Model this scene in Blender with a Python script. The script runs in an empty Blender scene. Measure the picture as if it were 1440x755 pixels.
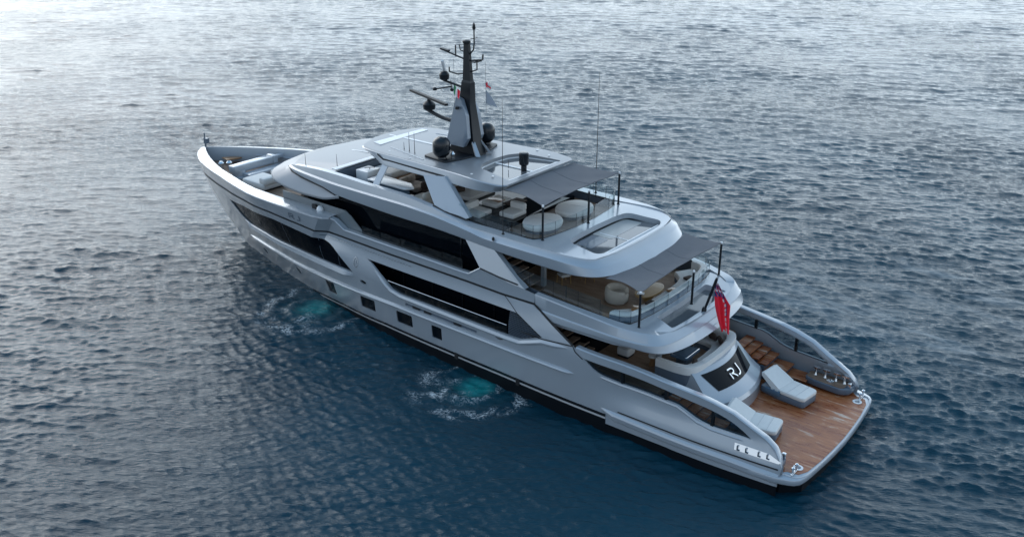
import bpy, bmesh, math, random
import numpy as np
from mathutils import Vector, Matrix
from mathutils.geometry import delaunay_2d_cdt

# ------------------------------------------------------------------ camera, world, sun
S = bpy.context.scene
COL = S.collection
cam_d = bpy.data.cameras.new("camera"); cam = bpy.data.objects.new("camera", cam_d); COL.objects.link(cam)
_R = Vector((-0.781992, -0.623284, -0.002507)); _U = Vector((0.241908, -0.307208, 0.920382)); _F = Vector((0.574429, -0.719125, -0.391011))
m3 = Matrix((_R, _U, -_F)).transposed()
cam.matrix_world = Matrix.Translation((-10.2789, 35.1862, 23.0328)) @ m3.to_4x4()
cam_d.sensor_width = 36.0; cam_d.lens = 33.818; cam_d.clip_end = 6000; cam_d.clip_start = 0.5
S.camera = cam

SUN_AZ, SUN_EL = -12.0, 30.0          # degrees: azimuth counter-clockwise from +X (the bow)
W = bpy.data.worlds.new("World"); S.world = W; W.use_nodes = True
wt = W.node_tree; bg = wt.nodes["Background"]
sky = wt.nodes.new("ShaderNodeTexSky"); sky.sky_type = 'NISHITA'; sky.sun_disc = False
sky.sun_elevation = math.radians(SUN_EL); sky.sun_rotation = math.radians(90.0 - SUN_AZ)
sky.air_density = 1.0; sky.dust_density = 1.5; sky.ozone_density = 1.5
# thin broken overcast over the clear sky, brighter low towards the sun
_tc = wt.nodes.new("ShaderNodeTexCoord"); _nz = wt.nodes.new("ShaderNodeTexNoise"); _nz.inputs["Scale"].default_value = 2.2; _nz.inputs["Detail"].default_value = 5
_mp = wt.nodes.new("ShaderNodeMapping"); _mp.inputs["Scale"].default_value = (1, 1, 2.5); wt.links.new(_tc.outputs["Generated"], _mp.inputs[0]); wt.links.new(_mp.outputs[0], _nz.inputs["Vector"])
_mr = wt.nodes.new("ShaderNodeMapRange"); _mr.inputs[1].default_value = .3; _mr.inputs[2].default_value = .7; _mr.inputs[3].default_value = .74; _mr.inputs[4].default_value = .96; wt.links.new(_nz.outputs["Fac"], _mr.inputs[0])
_dt = wt.nodes.new("ShaderNodeVectorMath"); _dt.operation = 'DOT_PRODUCT'; _dt.inputs[1].default_value = (math.cos(math.radians(-58)), math.sin(math.radians(-58)), -.30); wt.links.new(_tc.outputs["Generated"], _dt.inputs[0])
_rp = wt.nodes.new("ShaderNodeMapRange"); _rp.interpolation_type = 'SMOOTHSTEP'; _rp.inputs[1].default_value = -.8; _rp.inputs[2].default_value = .72; _rp.inputs[3].default_value = .0; _rp.inputs[4].default_value = 1.0; wt.links.new(_dt.outputs["Value"], _rp.inputs[0])
_sx = wt.nodes.new("ShaderNodeSeparateXYZ"); wt.links.new(_tc.outputs["Generated"], _sx.inputs[0])
_el2 = wt.nodes.new("ShaderNodeMapRange"); _el2.interpolation_type = 'LINEAR'; _el2.inputs[1].default_value = .08; _el2.inputs[2].default_value = .88; _el2.inputs[3].default_value = 1.0; _el2.inputs[4].default_value = .0; wt.links.new(_sx.outputs[2], _el2.inputs[0])
_hz = wt.nodes.new("ShaderNodeMix"); _hz.data_type = 'RGBA'; _hz.inputs[6].default_value = (5.6, 6.4, 7.3, 1); _hz.inputs[7].default_value = (14.0, 15.9, 17.4, 1); wt.links.new(_rp.outputs[0], _hz.inputs[0])
_cc = wt.nodes.new("ShaderNodeMix"); _cc.data_type = 'RGBA'; _cc.inputs[6].default_value = (1.7, 3.4, 5.4, 1); wt.links.new(_el2.outputs[0], _cc.inputs[0]); wt.links.new(_hz.outputs[2], _cc.inputs[7])
_mx = wt.nodes.new("ShaderNodeMix"); _mx.data_type = 'RGBA'; wt.links.new(_mr.outputs[0], _mx.inputs[0]); wt.links.new(sky.outputs[0], _mx.inputs[6]); wt.links.new(_cc.outputs[2], _mx.inputs[7])
wt.links.new(_mx.outputs[2], bg.inputs[0]); bg.inputs[1].default_value = 0.12
sun_d = bpy.data.lights.new("sun", 'SUN'); sun_d.energy = 0.75; sun_d.angle = math.radians(46); sun_d.color = (1.0, .97, .93)
sun = bpy.data.objects.new("sun", sun_d); COL.objects.link(sun)
_az, _el = math.radians(SUN_AZ), math.radians(SUN_EL)
sun.rotation_euler = Vector((math.cos(_az)*math.cos(_el), math.sin(_az)*math.cos(_el), math.sin(_el))).to_track_quat('Z', 'Y').to_euler()
sun.location = (60, -30, 50)
S.view_settings.view_transform = 'Standard'; S.view_settings.look = 'None'
S.view_settings.exposure = 0.33; S.view_settings.gamma = 1.0; S.view_settings.use_curve_mapping = False

# ------------------------------------------------------------------ materials
def new_mat(name):
    m = bpy.data.materials.new(name); m.use_nodes = True
    return m, m.node_tree, m.node_tree.nodes["Principled BSDF"]
def pr(name, col, rough=.5, metal=0., coat=0., spec=.5, var=.0, vscale=3., bump=0., bscale=40.):
    m, t, b = new_mat(name)
    b.inputs["Roughness"].default_value = rough; b.inputs["Metallic"].default_value = metal
    b.inputs["Coat Weight"].default_value = coat; b.inputs["Coat Roughness"].default_value = .08
    b.inputs["Specular IOR Level"].default_value = spec
    if var > 0:
        tc = t.nodes.new("ShaderNodeTexCoord"); n = t.nodes.new("ShaderNodeTexNoise"); n.inputs["Scale"].default_value = vscale; n.inputs["Detail"].default_value = 6
        r = t.nodes.new("ShaderNodeMix"); r.data_type = 'RGBA'
        r.inputs[6].default_value = (*[c*(1-var) for c in col], 1); r.inputs[7].default_value = (*[min(1, c*(1+var)) for c in col], 1)
        t.links.new(tc.outputs["Object"], n.inputs["Vector"]); t.links.new(n.outputs["Fac"], r.inputs[0]); t.links.new(r.outputs[2], b.inputs["Base Color"])
    else:
        b.inputs["Base Color"].default_value = (*col, 1)
    if bump > 0:
        tc = t.nodes.new("ShaderNodeTexCoord"); n = t.nodes.new("ShaderNodeTexNoise"); n.inputs["Scale"].default_value = bscale; n.inputs["Detail"].default_value = 4
        bp = t.nodes.new("ShaderNodeBump"); bp.inputs["Strength"].default_value = bump; bp.inputs["Distance"].default_value = .02
        t.links.new(tc.outputs["Object"], n.inputs["Vector"]); t.links.new(n.outputs["Fac"], bp.inputs["Height"]); t.links.new(bp.outputs[0], b.inputs["Normal"])
    return m
def teak(name, c1, c2, c3, pitch=.11, rough=.55, axis='Y', wet=.0):
    m, t, b = new_mat(name); L = t.links
    tc = t.nodes.new("ShaderNodeTexCoord"); sp = t.nodes.new("ShaderNodeSeparateXYZ"); L.new(tc.outputs["Object"], sp.inputs[0])
    def math_(op, a, bb=None, cc=None):
        n = t.nodes.new("ShaderNodeMath"); n.operation = op
        for i, v in enumerate((a, bb, cc)):
            if v is None: continue
            if hasattr(v, "is_linked"): L.new(v, n.inputs[i])
            else: n.inputs[i].default_value = v
        return n.outputs[0]
    u = math_('DIVIDE', sp.outputs[axis], pitch)
    fr = math_('FRACT', u); fl = math_('FLOOR', u)
    caulk = math_('LESS_THAN', fr, .07)
    other = 'X' if axis == 'Y' else 'Y'
    cb = t.nodes.new("ShaderNodeCombineXYZ"); L.new(math_('MULTIPLY', sp.outputs[other], .45), cb.inputs[0]); L.new(math_('MULTIPLY', fl, 7.31), cb.inputs[1])
    n1 = t.nodes.new("ShaderNodeTexNoise"); n1.inputs["Scale"].default_value = 1.6; n1.inputs["Detail"].default_value = 4; L.new(cb.outputs[0], n1.inputs["Vector"])
    mp = t.nodes.new("ShaderNodeMapping"); mp.inputs["Scale"].default_value = (.6, 2.2, 1) if axis == 'Y' else (2.2, .6, 1); L.new(tc.outputs["Object"], mp.inputs[0])
    n2 = t.nodes.new("ShaderNodeTexNoise"); n2.inputs["Scale"].default_value = 1.0; n2.inputs["Detail"].default_value = 7; n2.inputs["Roughness"].default_value = .68; L.new(mp.outputs[0], n2.inputs["Vector"])
    sm = math_('ADD', math_('MULTIPLY', n1.outputs["Fac"], .5), math_('MULTIPLY', n2.outputs["Fac"], .8))
    rp = t.nodes.new("ShaderNodeValToRGB"); e = rp.color_ramp.elements
    e[0].position = .55; e[0].color = (*c1, 1); e[1].position = .84; e[1].color = (*c3, 1); k = e.new(.73); k.color = (*c2, 1)
    L.new(sm, rp.inputs[0])
    mx = t.nodes.new("ShaderNodeMix"); mx.data_type = 'RGBA'; L.new(math_('MULTIPLY', caulk, .75), mx.inputs[0]); L.new(rp.outputs[0], mx.inputs[6]); mx.inputs[7].default_value = (.02, .015, .012, 1)
    L.new(mx.outputs[2], b.inputs["Base Color"])
    rr = t.nodes.new("ShaderNodeMapRange"); rr.inputs[1].default_value = .5; rr.inputs[2].default_value = .8; rr.inputs[3].default_value = rough-wet; rr.inputs[4].default_value = rough
    L.new(sm, rr.inputs[0]); L.new(rr.outputs[0], b.inputs["Roughness"])
    return m
def glass(name, tint, fac=.5, rough=.02):
    m, t, b = new_mat(name); t.nodes.remove(b); out = t.nodes["Material Output"]
    tr = t.nodes.new("ShaderNodeBsdfTransparent"); tr.inputs[0].default_value = (*tint, 1)
    gl = t.nodes.new("ShaderNodeBsdfGlossy"); gl.inputs["Roughness"].default_value = rough; gl.inputs[0].default_value = (1, 1, 1, 1)
    lw = t.nodes.new("ShaderNodeLayerWeight"); lw.inputs[0].default_value = .5
    pw = t.nodes.new("ShaderNodeMath"); pw.operation = 'POWER'; pw.inputs[1].default_value = 4.; t.links.new(lw.outputs["Facing"], pw.inputs[0])
    fa = t.nodes.new("ShaderNodeMath"); fa.operation = 'MULTIPLY_ADD'; fa.inputs[1].default_value = .7; fa.inputs[2].default_value = .05; t.links.new(pw.outputs[0], fa.inputs[0])
    mx = t.nodes.new("ShaderNodeMixShader"); t.links.new(fa.outputs[0], mx.inputs[0]); t.links.new(tr.outputs[0], mx.inputs[1]); t.links.new(gl.outputs[0], mx.inputs[2])
    t.links.new(mx.outputs[0], out.inputs[0])
    return m
M = {}
M['paint'] = pr('grey_blue_paint', (.375, .41, .45), .28, .2, 1.0, var=.03, vscale=1.2)
M['paint_mat'] = pr('deck_paint', (.40, .44, .50), .5, .0, .1, var=.04, vscale=4)
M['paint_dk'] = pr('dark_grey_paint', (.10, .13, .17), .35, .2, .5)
M['black'] = pr('black_gloss', (.008, .009, .011), .15, 0, .3)
M['blackmat'] = pr('black_matt', (.012, .013, .015), .55)
M['carbon'] = pr('carbon_black', (.009, .012, .016), .42, 0, .0, spec=.35)
M['silver'] = pr('silver_roof_paint', (.265, .28, .30), .40, .4, .2, var=.03, vscale=1.5)
M['bottom'] = pr('black_bottom_paint', (.003, .005, .008), .5, spec=.2)
M['darkglass'] = pr('dark_glazing', (.003, .005, .008), .04, 0, 0, spec=.15)
M['bowglass'] = pr('bow_glazing', (.002, .004, .007), .10, 0, 0, spec=.04)
M['interior'] = pr('interior_dark', (.02, .022, .025), .5)
M['stripe'] = pr('grey_stripe', (.45, .45, .46), .4)
M['white'] = pr('white_gelcoat', (.78, .78, .78), .35, 0, .3)
M['cush'] = pr('white_cushion_fabric', (.72, .70, .67), .85, spec=.2, var=.05, vscale=6, bump=.12, bscale=30)
M['cush2'] = pr('cream_fabric', (.56, .51, .44), .9, spec=.2, var=.08, vscale=9, bump=.2, bscale=40)
M['brown'] = pr('brown_fabric', (.06, .04, .03), .85, var=.2, vscale=8)
M['fur'] = pr('brown_white_fur', (.45, .38, .32), .95, var=.9, vscale=3.5, bump=.4, bscale=60)
M['awning'] = pr('grey_awning_fabric', (.14, .143, .155), .8, spec=.25, var=.10, vscale=2.5, bump=.12, bscale=6)
M['teak_wet'] = teak('teak_platform', (.23, .055, .014), (.40, .145, .055), (.60, .49, .41), .10, .42, 'Y', .2)
M['teak'] = teak('teak_deck', (.17, .105, .07), (.25, .17, .12), (.33, .25, .19), .10, .6)
M['teak_lifted'] = teak('teak_lightened_for_shade', (.26, .15, .09), (.36, .23, .145), (.44, .31, .21), .10, .6)  # teak copy for the covered decks, colour lightened to offset their shade
M['wood'] = pr('varnished_wood', (.30, .15, .06), .35, 0, .3, var=.25, vscale=6)
M['gold'] = pr('honey_wood', (.42, .25, .09), .35, 0, .3, var=.12, vscale=5)
M['chrome'] = pr('polished_steel', (.75, .76, .77), .08, 1.0)
M['steel'] = pr('brushed_steel', (.55, .57, .6), .25, 1.0)
M['glass'] = glass('clear_glass', (.90, .94, .95))
M['glass_tint'] = glass('tinted_glass', (.26, .32, .36))
M['glass_grey'] = glass('smoked_glass', (.22, .25, .28))
M['glass_frost'] = pr('frosted_glass', (.15, .17, .18), .12, 0, .4)
M['skylight'] = pr('grey_skylight_glass', (.11, .12, .13), .06, 0, .5, var=.1, vscale=2)
M['pale_reflection'] = pr('pale_reflection_paint', (.42, .41, .39), .3)  # pale colour of the bright reflection painted on the skylight
M['seam'] = pr('awning_seam', (.118, .121, .133), .8)
M['navy'] = pr('navy_upholstery', (.075, .125, .18), .8, var=.1)
M['grey_base'] = pr('grey_lounger_base', (.11, .14, .18), .45, 0, .3)
M['red'] = pr('red_flag', (.85, .015, .04), .8)
M['fairing'] = pr('mast_fairing_paint', (.21, .25, .30), .32, .2, .6)
M['green'] = pr('green_flag', (.01, .22, .08), .8)
M['flagwhite'] = pr('white_flag', (.7, .7, .7), .8)
M['flagblue'] = pr('blue_flag', (.02, .04, .2), .8)
M['radome'] = pr('black_radome', (.007, .010, .014), .25, 0, .3, spec=.35)

# ------------------------------------------------------------------ mesh helpers
def sstep(t):
    t = np.clip(t, 0, 1); return t*t*(3-2*t)
def pchip(X, Y):
    X = np.asarray(X, float); Y = np.asarray(Y, float); h = np.diff(X); d = np.diff(Y)/h; m = np.zeros_like(X); m[0], m[-1] = d[0], d[-1]
    for i in range(1, len(X)-1):
        if d[i-1]*d[i] > 0:
            w1 = 2*h[i]+h[i-1]; w2 = h[i]+2*h[i-1]; m[i] = (w1+w2)/(w1/d[i-1]+w2/d[i])
    def f(x):
        x = np.clip(np.asarray(x, float), X[0], X[-1]); k = np.clip(np.searchsorted(X, x)-1, 0, len(h)-1); t = (x-X[k])/h[k]
        return Y[k]*(1+2*t)*(1-t)**2+h[k]*m[k]*t*(1-t)**2+Y[k+1]*t*t*(3-2*t)+h[k]*m[k+1]*t*t*(t-1)
    return f
def spline(pts, n):
    """smooth curve through points, n samples by arc length"""
    P = np.array(pts, float); s = np.r_[0, np.cumsum(np.linalg.norm(np.diff(P, axis=0), axis=1))]
    t = np.linspace(0, s[-1], n)
    return np.stack([pchip(s, P[:, k])(t) for k in range(P.shape[1])], 1)
def dens(loop, d, closed=True):
    P = [np.array(q, float) for q in loop]; out = []
    n = len(P)
    for i in range(n if closed else n-1):
        a, b = P[i], P[(i+1) % n]; k = max(1, int(math.ceil(np.linalg.norm(b-a)/d)))
        for j in range(k): out.append(a+(b-a)*j/k)
    if not closed: out.append(P[-1])
    return np.array(out)
def rounded(loop, r, n=5):
    """round the corners of a closed 2D loop; r may be a list"""
    P = [np.array(q, float) for q in loop]; out = []; N = len(P)
    for i in range(N):
        a, b, c = P[i-1], P[i], P[(i+1) % N]; rr = r[i] if isinstance(r, (list, tuple)) else r
        u = a-b; v = c-b; lu, lv = np.linalg.norm(u), np.linalg.norm(v)
        rr = min(rr, lu*.45, lv*.45)
        if rr < 1e-3: out.append(b); continue
        p0, p1 = b+u/lu*rr, b+v/lv*rr
        for k in range(n+1):
            t = k/n; out.append((1-t)**2*p0+2*t*(1-t)*b+t*t*p1)
    return np.array(out)
def pip(pts, poly):
    x, y = pts[:, 0], pts[:, 1]; ins = np.zeros(len(pts), bool); n = len(poly); j = n-1
    for i in range(n):
        xi, yi = poly[i]; xj, yj = poly[j]
        c = (yi > y) != (yj > y)
        with np.errstate(divide='ignore', invalid='ignore'):
            ins ^= c & (x < (xj-xi)*(y-yi)/((yj-yi) if yj != yi else 1e-12)+xi)
        j = i
    return ins
def tri2d(poly, holes=(), grid=.35, edge=.25, extra=()):
    loops = [dens(poly, edge)]+[dens(h, edge) for h in holes]
    V = []; E = []
    for lp in loops:
        b = len(V); V += list(lp); E += [(b+i, b+(i+1) % len(lp)) for i in range(len(lp))]
    bnd = np.array(V); lo, hi = loops[0].min(0), loops[0].max(0)
    gx, gy = np.meshgrid(np.arange(lo[0]+grid/2, hi[0], grid), np.arange(lo[1]+grid/2, hi[1], grid)); G = np.stack([gx.ravel(), gy.ravel()], 1)
    ok = pip(G, loops[0])
    for h in loops[1:]: ok &= ~pip(G, h)
    G = G[ok]
    if len(G):
        dmin = np.full(len(G), 1e9)
        for q in bnd: dmin = np.minimum(dmin, ((G-q)**2).sum(1))
        G = G[dmin > (.45*grid)**2]
    if len(extra):
        dm = np.array([((np.asarray(extra)-q)**2).sum(1).min() for q in G]) if len(G) else np.zeros(0)
        G = np.concatenate([G[dm > .01], np.asarray(extra)])
    V = [Vector((float(a), float(b))) for a, b in V]+[Vector((float(a), float(b))) for a, b in G]
    r = delaunay_2d_cdt(V, E, [], 0, 1e-5)
    P = np.array([(v.x, v.y) for v in r[0]]); F = [tuple(f) for f in r[2]]
    c = np.array([P[list(f)].mean(0) for f in F])
    ok = pip(c, loops[0])
    for h in loops[1:]: ok &= ~pip(c, h)
    F = [f for f, o in zip(F, ok) if o]
    return P, F, loops

class MB:
    def __init__(s): s.v = []; s.f = []
    def add(s, v, f):
        b = len(s.v); s.v += [tuple(map(float, q)) for q in v]; s.f += [tuple(b+i for i in q) for q in f]; return s
    def box(s, x0, x1, y0, y1, z0, z1):
        v = [(x, y, z) for z in (z0, z1) for y in (y0, y1) for x in (x0, x1)]
        return s.add(v, [(0, 2, 3, 1), (4, 5, 7, 6), (0, 1, 5, 4), (2, 6, 7, 3), (0, 4, 6, 2), (1, 3, 7, 5)])
    def obox(s, c, ax, ay, az):
        c, ax, ay, az = map(lambda q: np.array(q, float), (c, ax, ay, az))
        v = [c+i*ax+j*ay+k*az for k in (-1, 1) for j in (-1, 1) for i in (-1, 1)]
        return s.add(v, [(0, 2, 3, 1), (4, 5, 7, 6), (0, 1, 5, 4), (2, 6, 7, 3), (0, 4, 6, 2), (1, 3, 7, 5)])
    def loft(s, secs, closed=False, cap=False):
        n = len(secs[0]); b = []
        for q in secs: b += list(q)
        f = []
        for i in range(len(secs)-1):
            for j in range(n if closed else n-1):
                k = (j+1) % n; f.append((i*n+j, i*n+k, (i+1)*n+k, (i+1)*n+j))
        if cap:
            f.append(tuple(range(n))[::-1]); f.append(tuple((len(secs)-1)*n+j for j in range(n)))
        return s.add(b, f)
    def tube(s, pts, r, n=8, cap=True):
        P = np.array(pts, float); R = r if hasattr(r, '__len__') else [r]*len(P); secs = []
        up = None
        for i in range(len(P)):
            d = P[min(i+1, len(P)-1)]-P[max(i-1, 0)]; d = d/np.linalg.norm(d)
            if up is None: up = np.array([0, 0, 1.]) if abs(d[2]) < .9 else np.array([1., 0, 0])
            a = np.cross(d, up); a /= np.linalg.norm(a); c = np.cross(a, d); up = c
            secs.append([P[i]+R[i]*(math.cos(2*math.pi*k/n)*a+math.sin(2*math.pi*k/n)*c) for k in range(n)])
        return s.loft(secs, True, cap)
    def lathe(s, prof, c, n=20, sx=1., sy=1., cap=True):
        secs = [[(c[0]+r*sx*math.cos(2*math.pi*k/n), c[1]+r*sy*math.sin(2*math.pi*k/n), c[2]+z) for k in range(n)] for r, z in prof]
        return s.loft(secs, True, cap)
    def prism(s, poly, z0, z1, bev=0., z0f=None, inset=None):
        """closed xy polygon (CCW) extruded, with a small bevel on top and bottom"""
        P = np.array(poly, float)
        a = .5*np.sum(P[:, 0]*np.roll(P[:, 1], -1)-np.roll(P[:, 0], -1)*P[:, 1])
        if a < 0: P = P[::-1]
        d = np.roll(P, -1, 0)-P; nn = np.stack([d[:, 1], -d[:, 0]], 1); nn /= np.maximum(np.linalg.norm(nn, axis=1, keepdims=True), 1e-9)
        vn = nn+np.roll(nn, 1, 0); vn /= np.maximum((vn*vn).sum(1, keepdims=True)/2, .3)
        rings = [(0., z0), (0., z1)] if bev <= 0 else [(bev, z0), (bev*.3, z0+bev*.3), (0, z0+bev), (0, z1-bev), (bev*.3, z1-bev*.3), (bev, z1)]
        secs = [[(q[0]-o*v[0], q[1]-o*v[1], z) for q, v in zip(P, vn)] for o, z in rings]
        return s.loft(secs, True, True)
    def rbox(s, x0, x1, y0, y1, z0, z1, r=.06, rz=None, ang=0., c=None):
        """soft box: rounded plan corners and bevelled edges"""
        rz = r*1.5 if rz is None else rz
        P = rounded([(x0, y0), (x1, y0), (x1, y1), (x0, y1)], rz, 4)
        if ang:
            cx, cy = c if c else ((x0+x1)/2, (y0+y1)/2); ca, sa = math.cos(ang), math.sin(ang)
            P = np.array([(cx+(a-cx)*ca-(b-cy)*sa, cy+(a-cx)*sa+(b-cy)*ca) for a, b in P])
        return s.prism(P, z0, z1, r)
    def mirror(s):
        b = len(s.v); s.v += [(x, -y, z) for x, y, z in s.v]; s.f += [tuple(b+i for i in q)[::-1] for q in s.f]; return s
    def mirrored(s):
        o = MB(); o.v = [(x, -y, z) for x, y, z in s.v]; o.f = [q[::-1] for q in s.f]; return o
    def build(s, name, mat, parent=None, ang=38, smooth=True, fix=True):
        me = bpy.data.meshes.new(name); me.from_pydata(s.v, [], s.f); me.update()
        if fix:
            bm = bmesh.new(); bm.from_mesh(me); bmesh.ops.recalc_face_normals(bm, faces=bm.faces); bm.to_mesh(me); bm.free()
        me.materials.append(mat if not isinstance(mat, str) else M[mat])
        if smooth:
            me.polygons.foreach_set("use_smooth", [True]*len(me.polygons)); me.set_sharp_from_angle(angle=math.radians(ang))
        o = bpy.data.objects.new(name, me); COL.objects.link(o)
        if parent:
            o.parent = parent
            if parent.type == 'EMPTY': o.location = -Vector(parent.location) if not parent.get('_loc') else (0, 0, 0)
        return o
def empty(name, label, cat, loc=(0, 0, 0), group=None):
    o = bpy.data.objects.new(name, None); COL.objects.link(o); o.location = loc; o.empty_display_size = .2
    o['label'] = label; o['category'] = cat
    if group: o['group'] = group
    return o
def tag(o, label, cat, group=None):
    o['label'] = label; o['category'] = cat
    if group: o['group'] = group
    return o
def copy_tree(o, parent=None, local=None):
    c = o.copy(); COL.objects.link(c)
    if parent: c.parent = parent
    for ch in list(o.children): copy_tree(ch, c)
    return c

# ------------------------------------------------------------------ water
def water():
    rng = np.random.default_rng(7)
    nr, nt = 1350, 860
    c0 = np.array([-10.28, 35.19]); head = math.atan2(-.719, .574)
    r = 17.0*(330/17.0)**(np.arange(nr)/(nr-1)); th = head+np.radians(np.linspace(-52, 52, nt))
    X = c0[0]+r[:, None]*np.cos(th)[None]; Y = c0[1]+r[:, None]*np.sin(th)[None]
    Z = np.zeros_like(X); DX = np.zeros_like(X); DY = np.zeros_like(X)
    # wind sea: many short crested components; big ones die out beside the hull
    main = head+math.radians(180-9)
    N = 230
    lam = .38*(9/.38)**(rng.random(N)**.95)
    ang = main+rng.normal(0, 1, N)*np.radians(np.interp(lam, [.4, 1.2, 4], [30, 24, 17]))
    amp = .0033*lam**.45*np.exp(-(lam/4.8)**2)*(.6+.8*rng.random(N))
    lam2 = .26*(.8/.26)**rng.random(90); ang2 = main+rng.normal(0, math.radians(32), 90); amp2 = .0042*lam2*(.6+.8*rng.random(90))
    lam = np.concatenate([lam, lam2]); ang = np.concatenate([ang, ang2]); amp = np.concatenate([amp, amp2]); N += 90
    ph = rng.random(N)*2*math.pi
    dist = r[:, None]+0*X
    lee = .86+.14*sstep((np.hypot((X-20)/26, (Y-2.)/9.0)-.75)/.6)
    lee = np.where(Y > 0, lee, 1.0)
    env = 1.0
    for l, a, p in zip((17, 24, 33, 46, 13), (main+.5, main-.4, main+.1, main+1.2, main-1.0), (1, 2.2, 4, .3, 5)):
        env = env+.13*np.sin(2*math.pi/l*(np.cos(a)*X+np.sin(a)*Y)+p+.8*np.sin(X/19+p))
    env = np.clip(env, .35, 1.8)
    for l, a, A, p in zip(lam, ang, amp, ph):
        k = 2*math.pi/l; kx, ky = k*math.cos(a), k*math.sin(a)
        q = kx*X+ky*Y+p
        fade = np.clip(l/(dist*.0052)-.6, 0, 1)           # too fine for the far mesh
        Am = A*fade*lee*env
        Z += Am*np.cos(q); s = Am*np.sin(q)*.75; DX -= s*math.cos(a); DY -= s*math.sin(a)
    # rings thrown up by the two discharges beside the hull
    for cx, cy, a0 in ((15.95, 5.35, .05), (28.9, 4.3, .045)):
        d = np.hypot(X-cx, Y-cy); Z += a0*np.cos(d*6.0)*np.exp(-((d-1.3)/1.3)**2)
    co = np.stack([X+DX, Y+DY, Z], -1).reshape(-1, 3).astype(np.float32)
    i = np.arange(nr-1)[:, None]*nt+np.arange(nt-1)[None]
    F = np.stack([i, i+nt, i+nt+1, i+1], -1).reshape(-1, 4)
    nv = len(co)
    # surrounding plain sea out to the horizon
    ring = []; 
    th2 = np.linspace(0, 2*math.pi, 97)[:-1]
    base = [(float(c0[0]+R*math.cos(a)), float(c0[1]+R*math.sin(a)), -.55) for R in (1.0, 60, 200, 800, 4500) for a in th2]
    f2 = []
    for q in range(4):
        for j in range(96):
            f2.append((nv+q*96+j, nv+(q+1)*96+j, nv+(q+1)*96+(j+1) % 96, nv+q*96+(j+1) % 96))
    f2.append(None); f2.pop()
    V = np.concatenate([co, np.array(base, np.float32)]); F = np.concatenate([F, np.array(f2)])
    me = bpy.data.meshes.new("water"); me.vertices.add(len(V)); me.vertices.foreach_set("co", V.ravel())
    me.loops.add(F.size); me.polygons.add(len(F)); me.loops.foreach_set("vertex_index", F.ravel().astype(np.int32))
    me.polygons.foreach_set("loop_start", np.arange(0, F.size, 4).astype(np.int32))
    me.polygons.foreach_set("use_smooth", np.ones(len(F), bool)); me.update(); me.validate()
    o = bpy.data.objects.new("water", me); COL.objects.link(o); o['kind'] = 'structure'
    m, t, b = new_mat("sea_water"); L = t.links
    def nd(k, **kw):
        n = t.nodes.new(k)
        for a, v in kw.items(): setattr(n, a, v)
        return n
    def mth(op, a, bb=None, cl=False):
        n = nd("ShaderNodeMath", operation=op); n.use_clamp = cl
        for i_, v in enumerate((a, bb)):
            if v is None: continue
            if hasattr(v, "is_linked"): L.new(v, n.inputs[i_])
            else: n.inputs[i_].default_value = v
        return n.outputs[0]
    def mr(x, a, c, d=0., e=1., kind='SMOOTHSTEP'):
        n = nd("ShaderNodeMapRange", interpolation_type=kind); L.new(x, n.inputs[0])
        for i_, v in enumerate((a, c, d, e)): n.inputs[i_+1].default_value = v
        return n.outputs[0]
    tc = nd("ShaderNodeTexCoord"); P = tc.outputs["Object"]
    def noise(sc, det=4, rough=.55, warp=0., vec=None):
        n = nd("ShaderNodeTexNoise"); n.inputs["Scale"].default_value = sc; n.inputs["Detail"].default_value = det; n.inputs["Roughness"].default_value = rough; n.inputs["Distortion"].default_value = warp
        L.new(vec or P, n.inputs["Vector"]); return n.outputs["Fac"]
    mp0 = nd("ShaderNodeMapping"); mp0.inputs["Rotation"].default_value = (0, 0, -main); L.new(P, mp0.inputs[0])
    mp = nd("ShaderNodeMapping"); mp.inputs["Scale"].default_value = (1.0, .27, 1.0); L.new(mp0.outputs[0], mp.inputs[0]); PV = mp.outputs[0]
    h = mth('ADD', mth('ADD', mth('MULTIPLY', noise(.5, 3, .6, .2, PV), .22), mth('MULTIPLY', noise(1.6, 5, .64, .25, PV), .36)), mth('ADD', mth('MULTIPLY', noise(4.6, 5, .66, .3, PV), .30), mth('MULTIPLY', noise(11., 4, .65, 0, PV), .13)))
    gust = mr(noise(.045, 3, .5), .35, .65, .6, 1.25)
    bp = nd("ShaderNodeBump"); bp.inputs["Distance"].default_value = .22; L.new(gust, bp.inputs["Strength"]); L.new(h, bp.inputs["Height"]); L.new(bp.outputs[0], b.inputs["Normal"])
    # aerated water and foam where the discharges boil up
    sepd = []
    def dist_to(x, y, warp=.9):
        v = nd("ShaderNodeVectorMath", operation='DISTANCE'); nz = nd("ShaderNodeTexNoise"); nz.inputs["Scale"].default_value = .9; nz.inputs["Detail"].default_value = 5; L.new(P, nz.inputs["Vector"])
        sc = nd("ShaderNodeVectorMath", operation='MULTIPLY_ADD'); L.new(nz.outputs["Color"], sc.inputs[0]); sc.inputs[1].default_value = (warp, warp, 0); L.new(P, sc.inputs[2])
        fl = nd("ShaderNodeVectorMath", operation='MULTIPLY'); fl.inputs[1].default_value = (1, 1, 0); L.new(sc.outputs[0], fl.inputs[0])
        L.new(fl.outputs[0], v.inputs[0]); v.inputs[1].default_value = (x+warp/2, y+warp/2, 0); return v.outputs["Value"]
    d1 = dist_to(15.95, 5.2); d2 = dist_to(28.6, 4.1); 
    glow = mth('ADD', mr(d1, 1.25, .2), mr(d2, 1.4, .2), True)
    halo = mth('ADD', mr(d1, 2.6, .4), mr(d2, 3.0, .4), True)
    fine = noise(5.5, 8, .72, 1.2)
    def ridge(sc, w, wp): return mr(mth('ABSOLUTE', mth('SUBTRACT', noise(sc, 5, .6, wp), .5)), w, .0)
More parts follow.
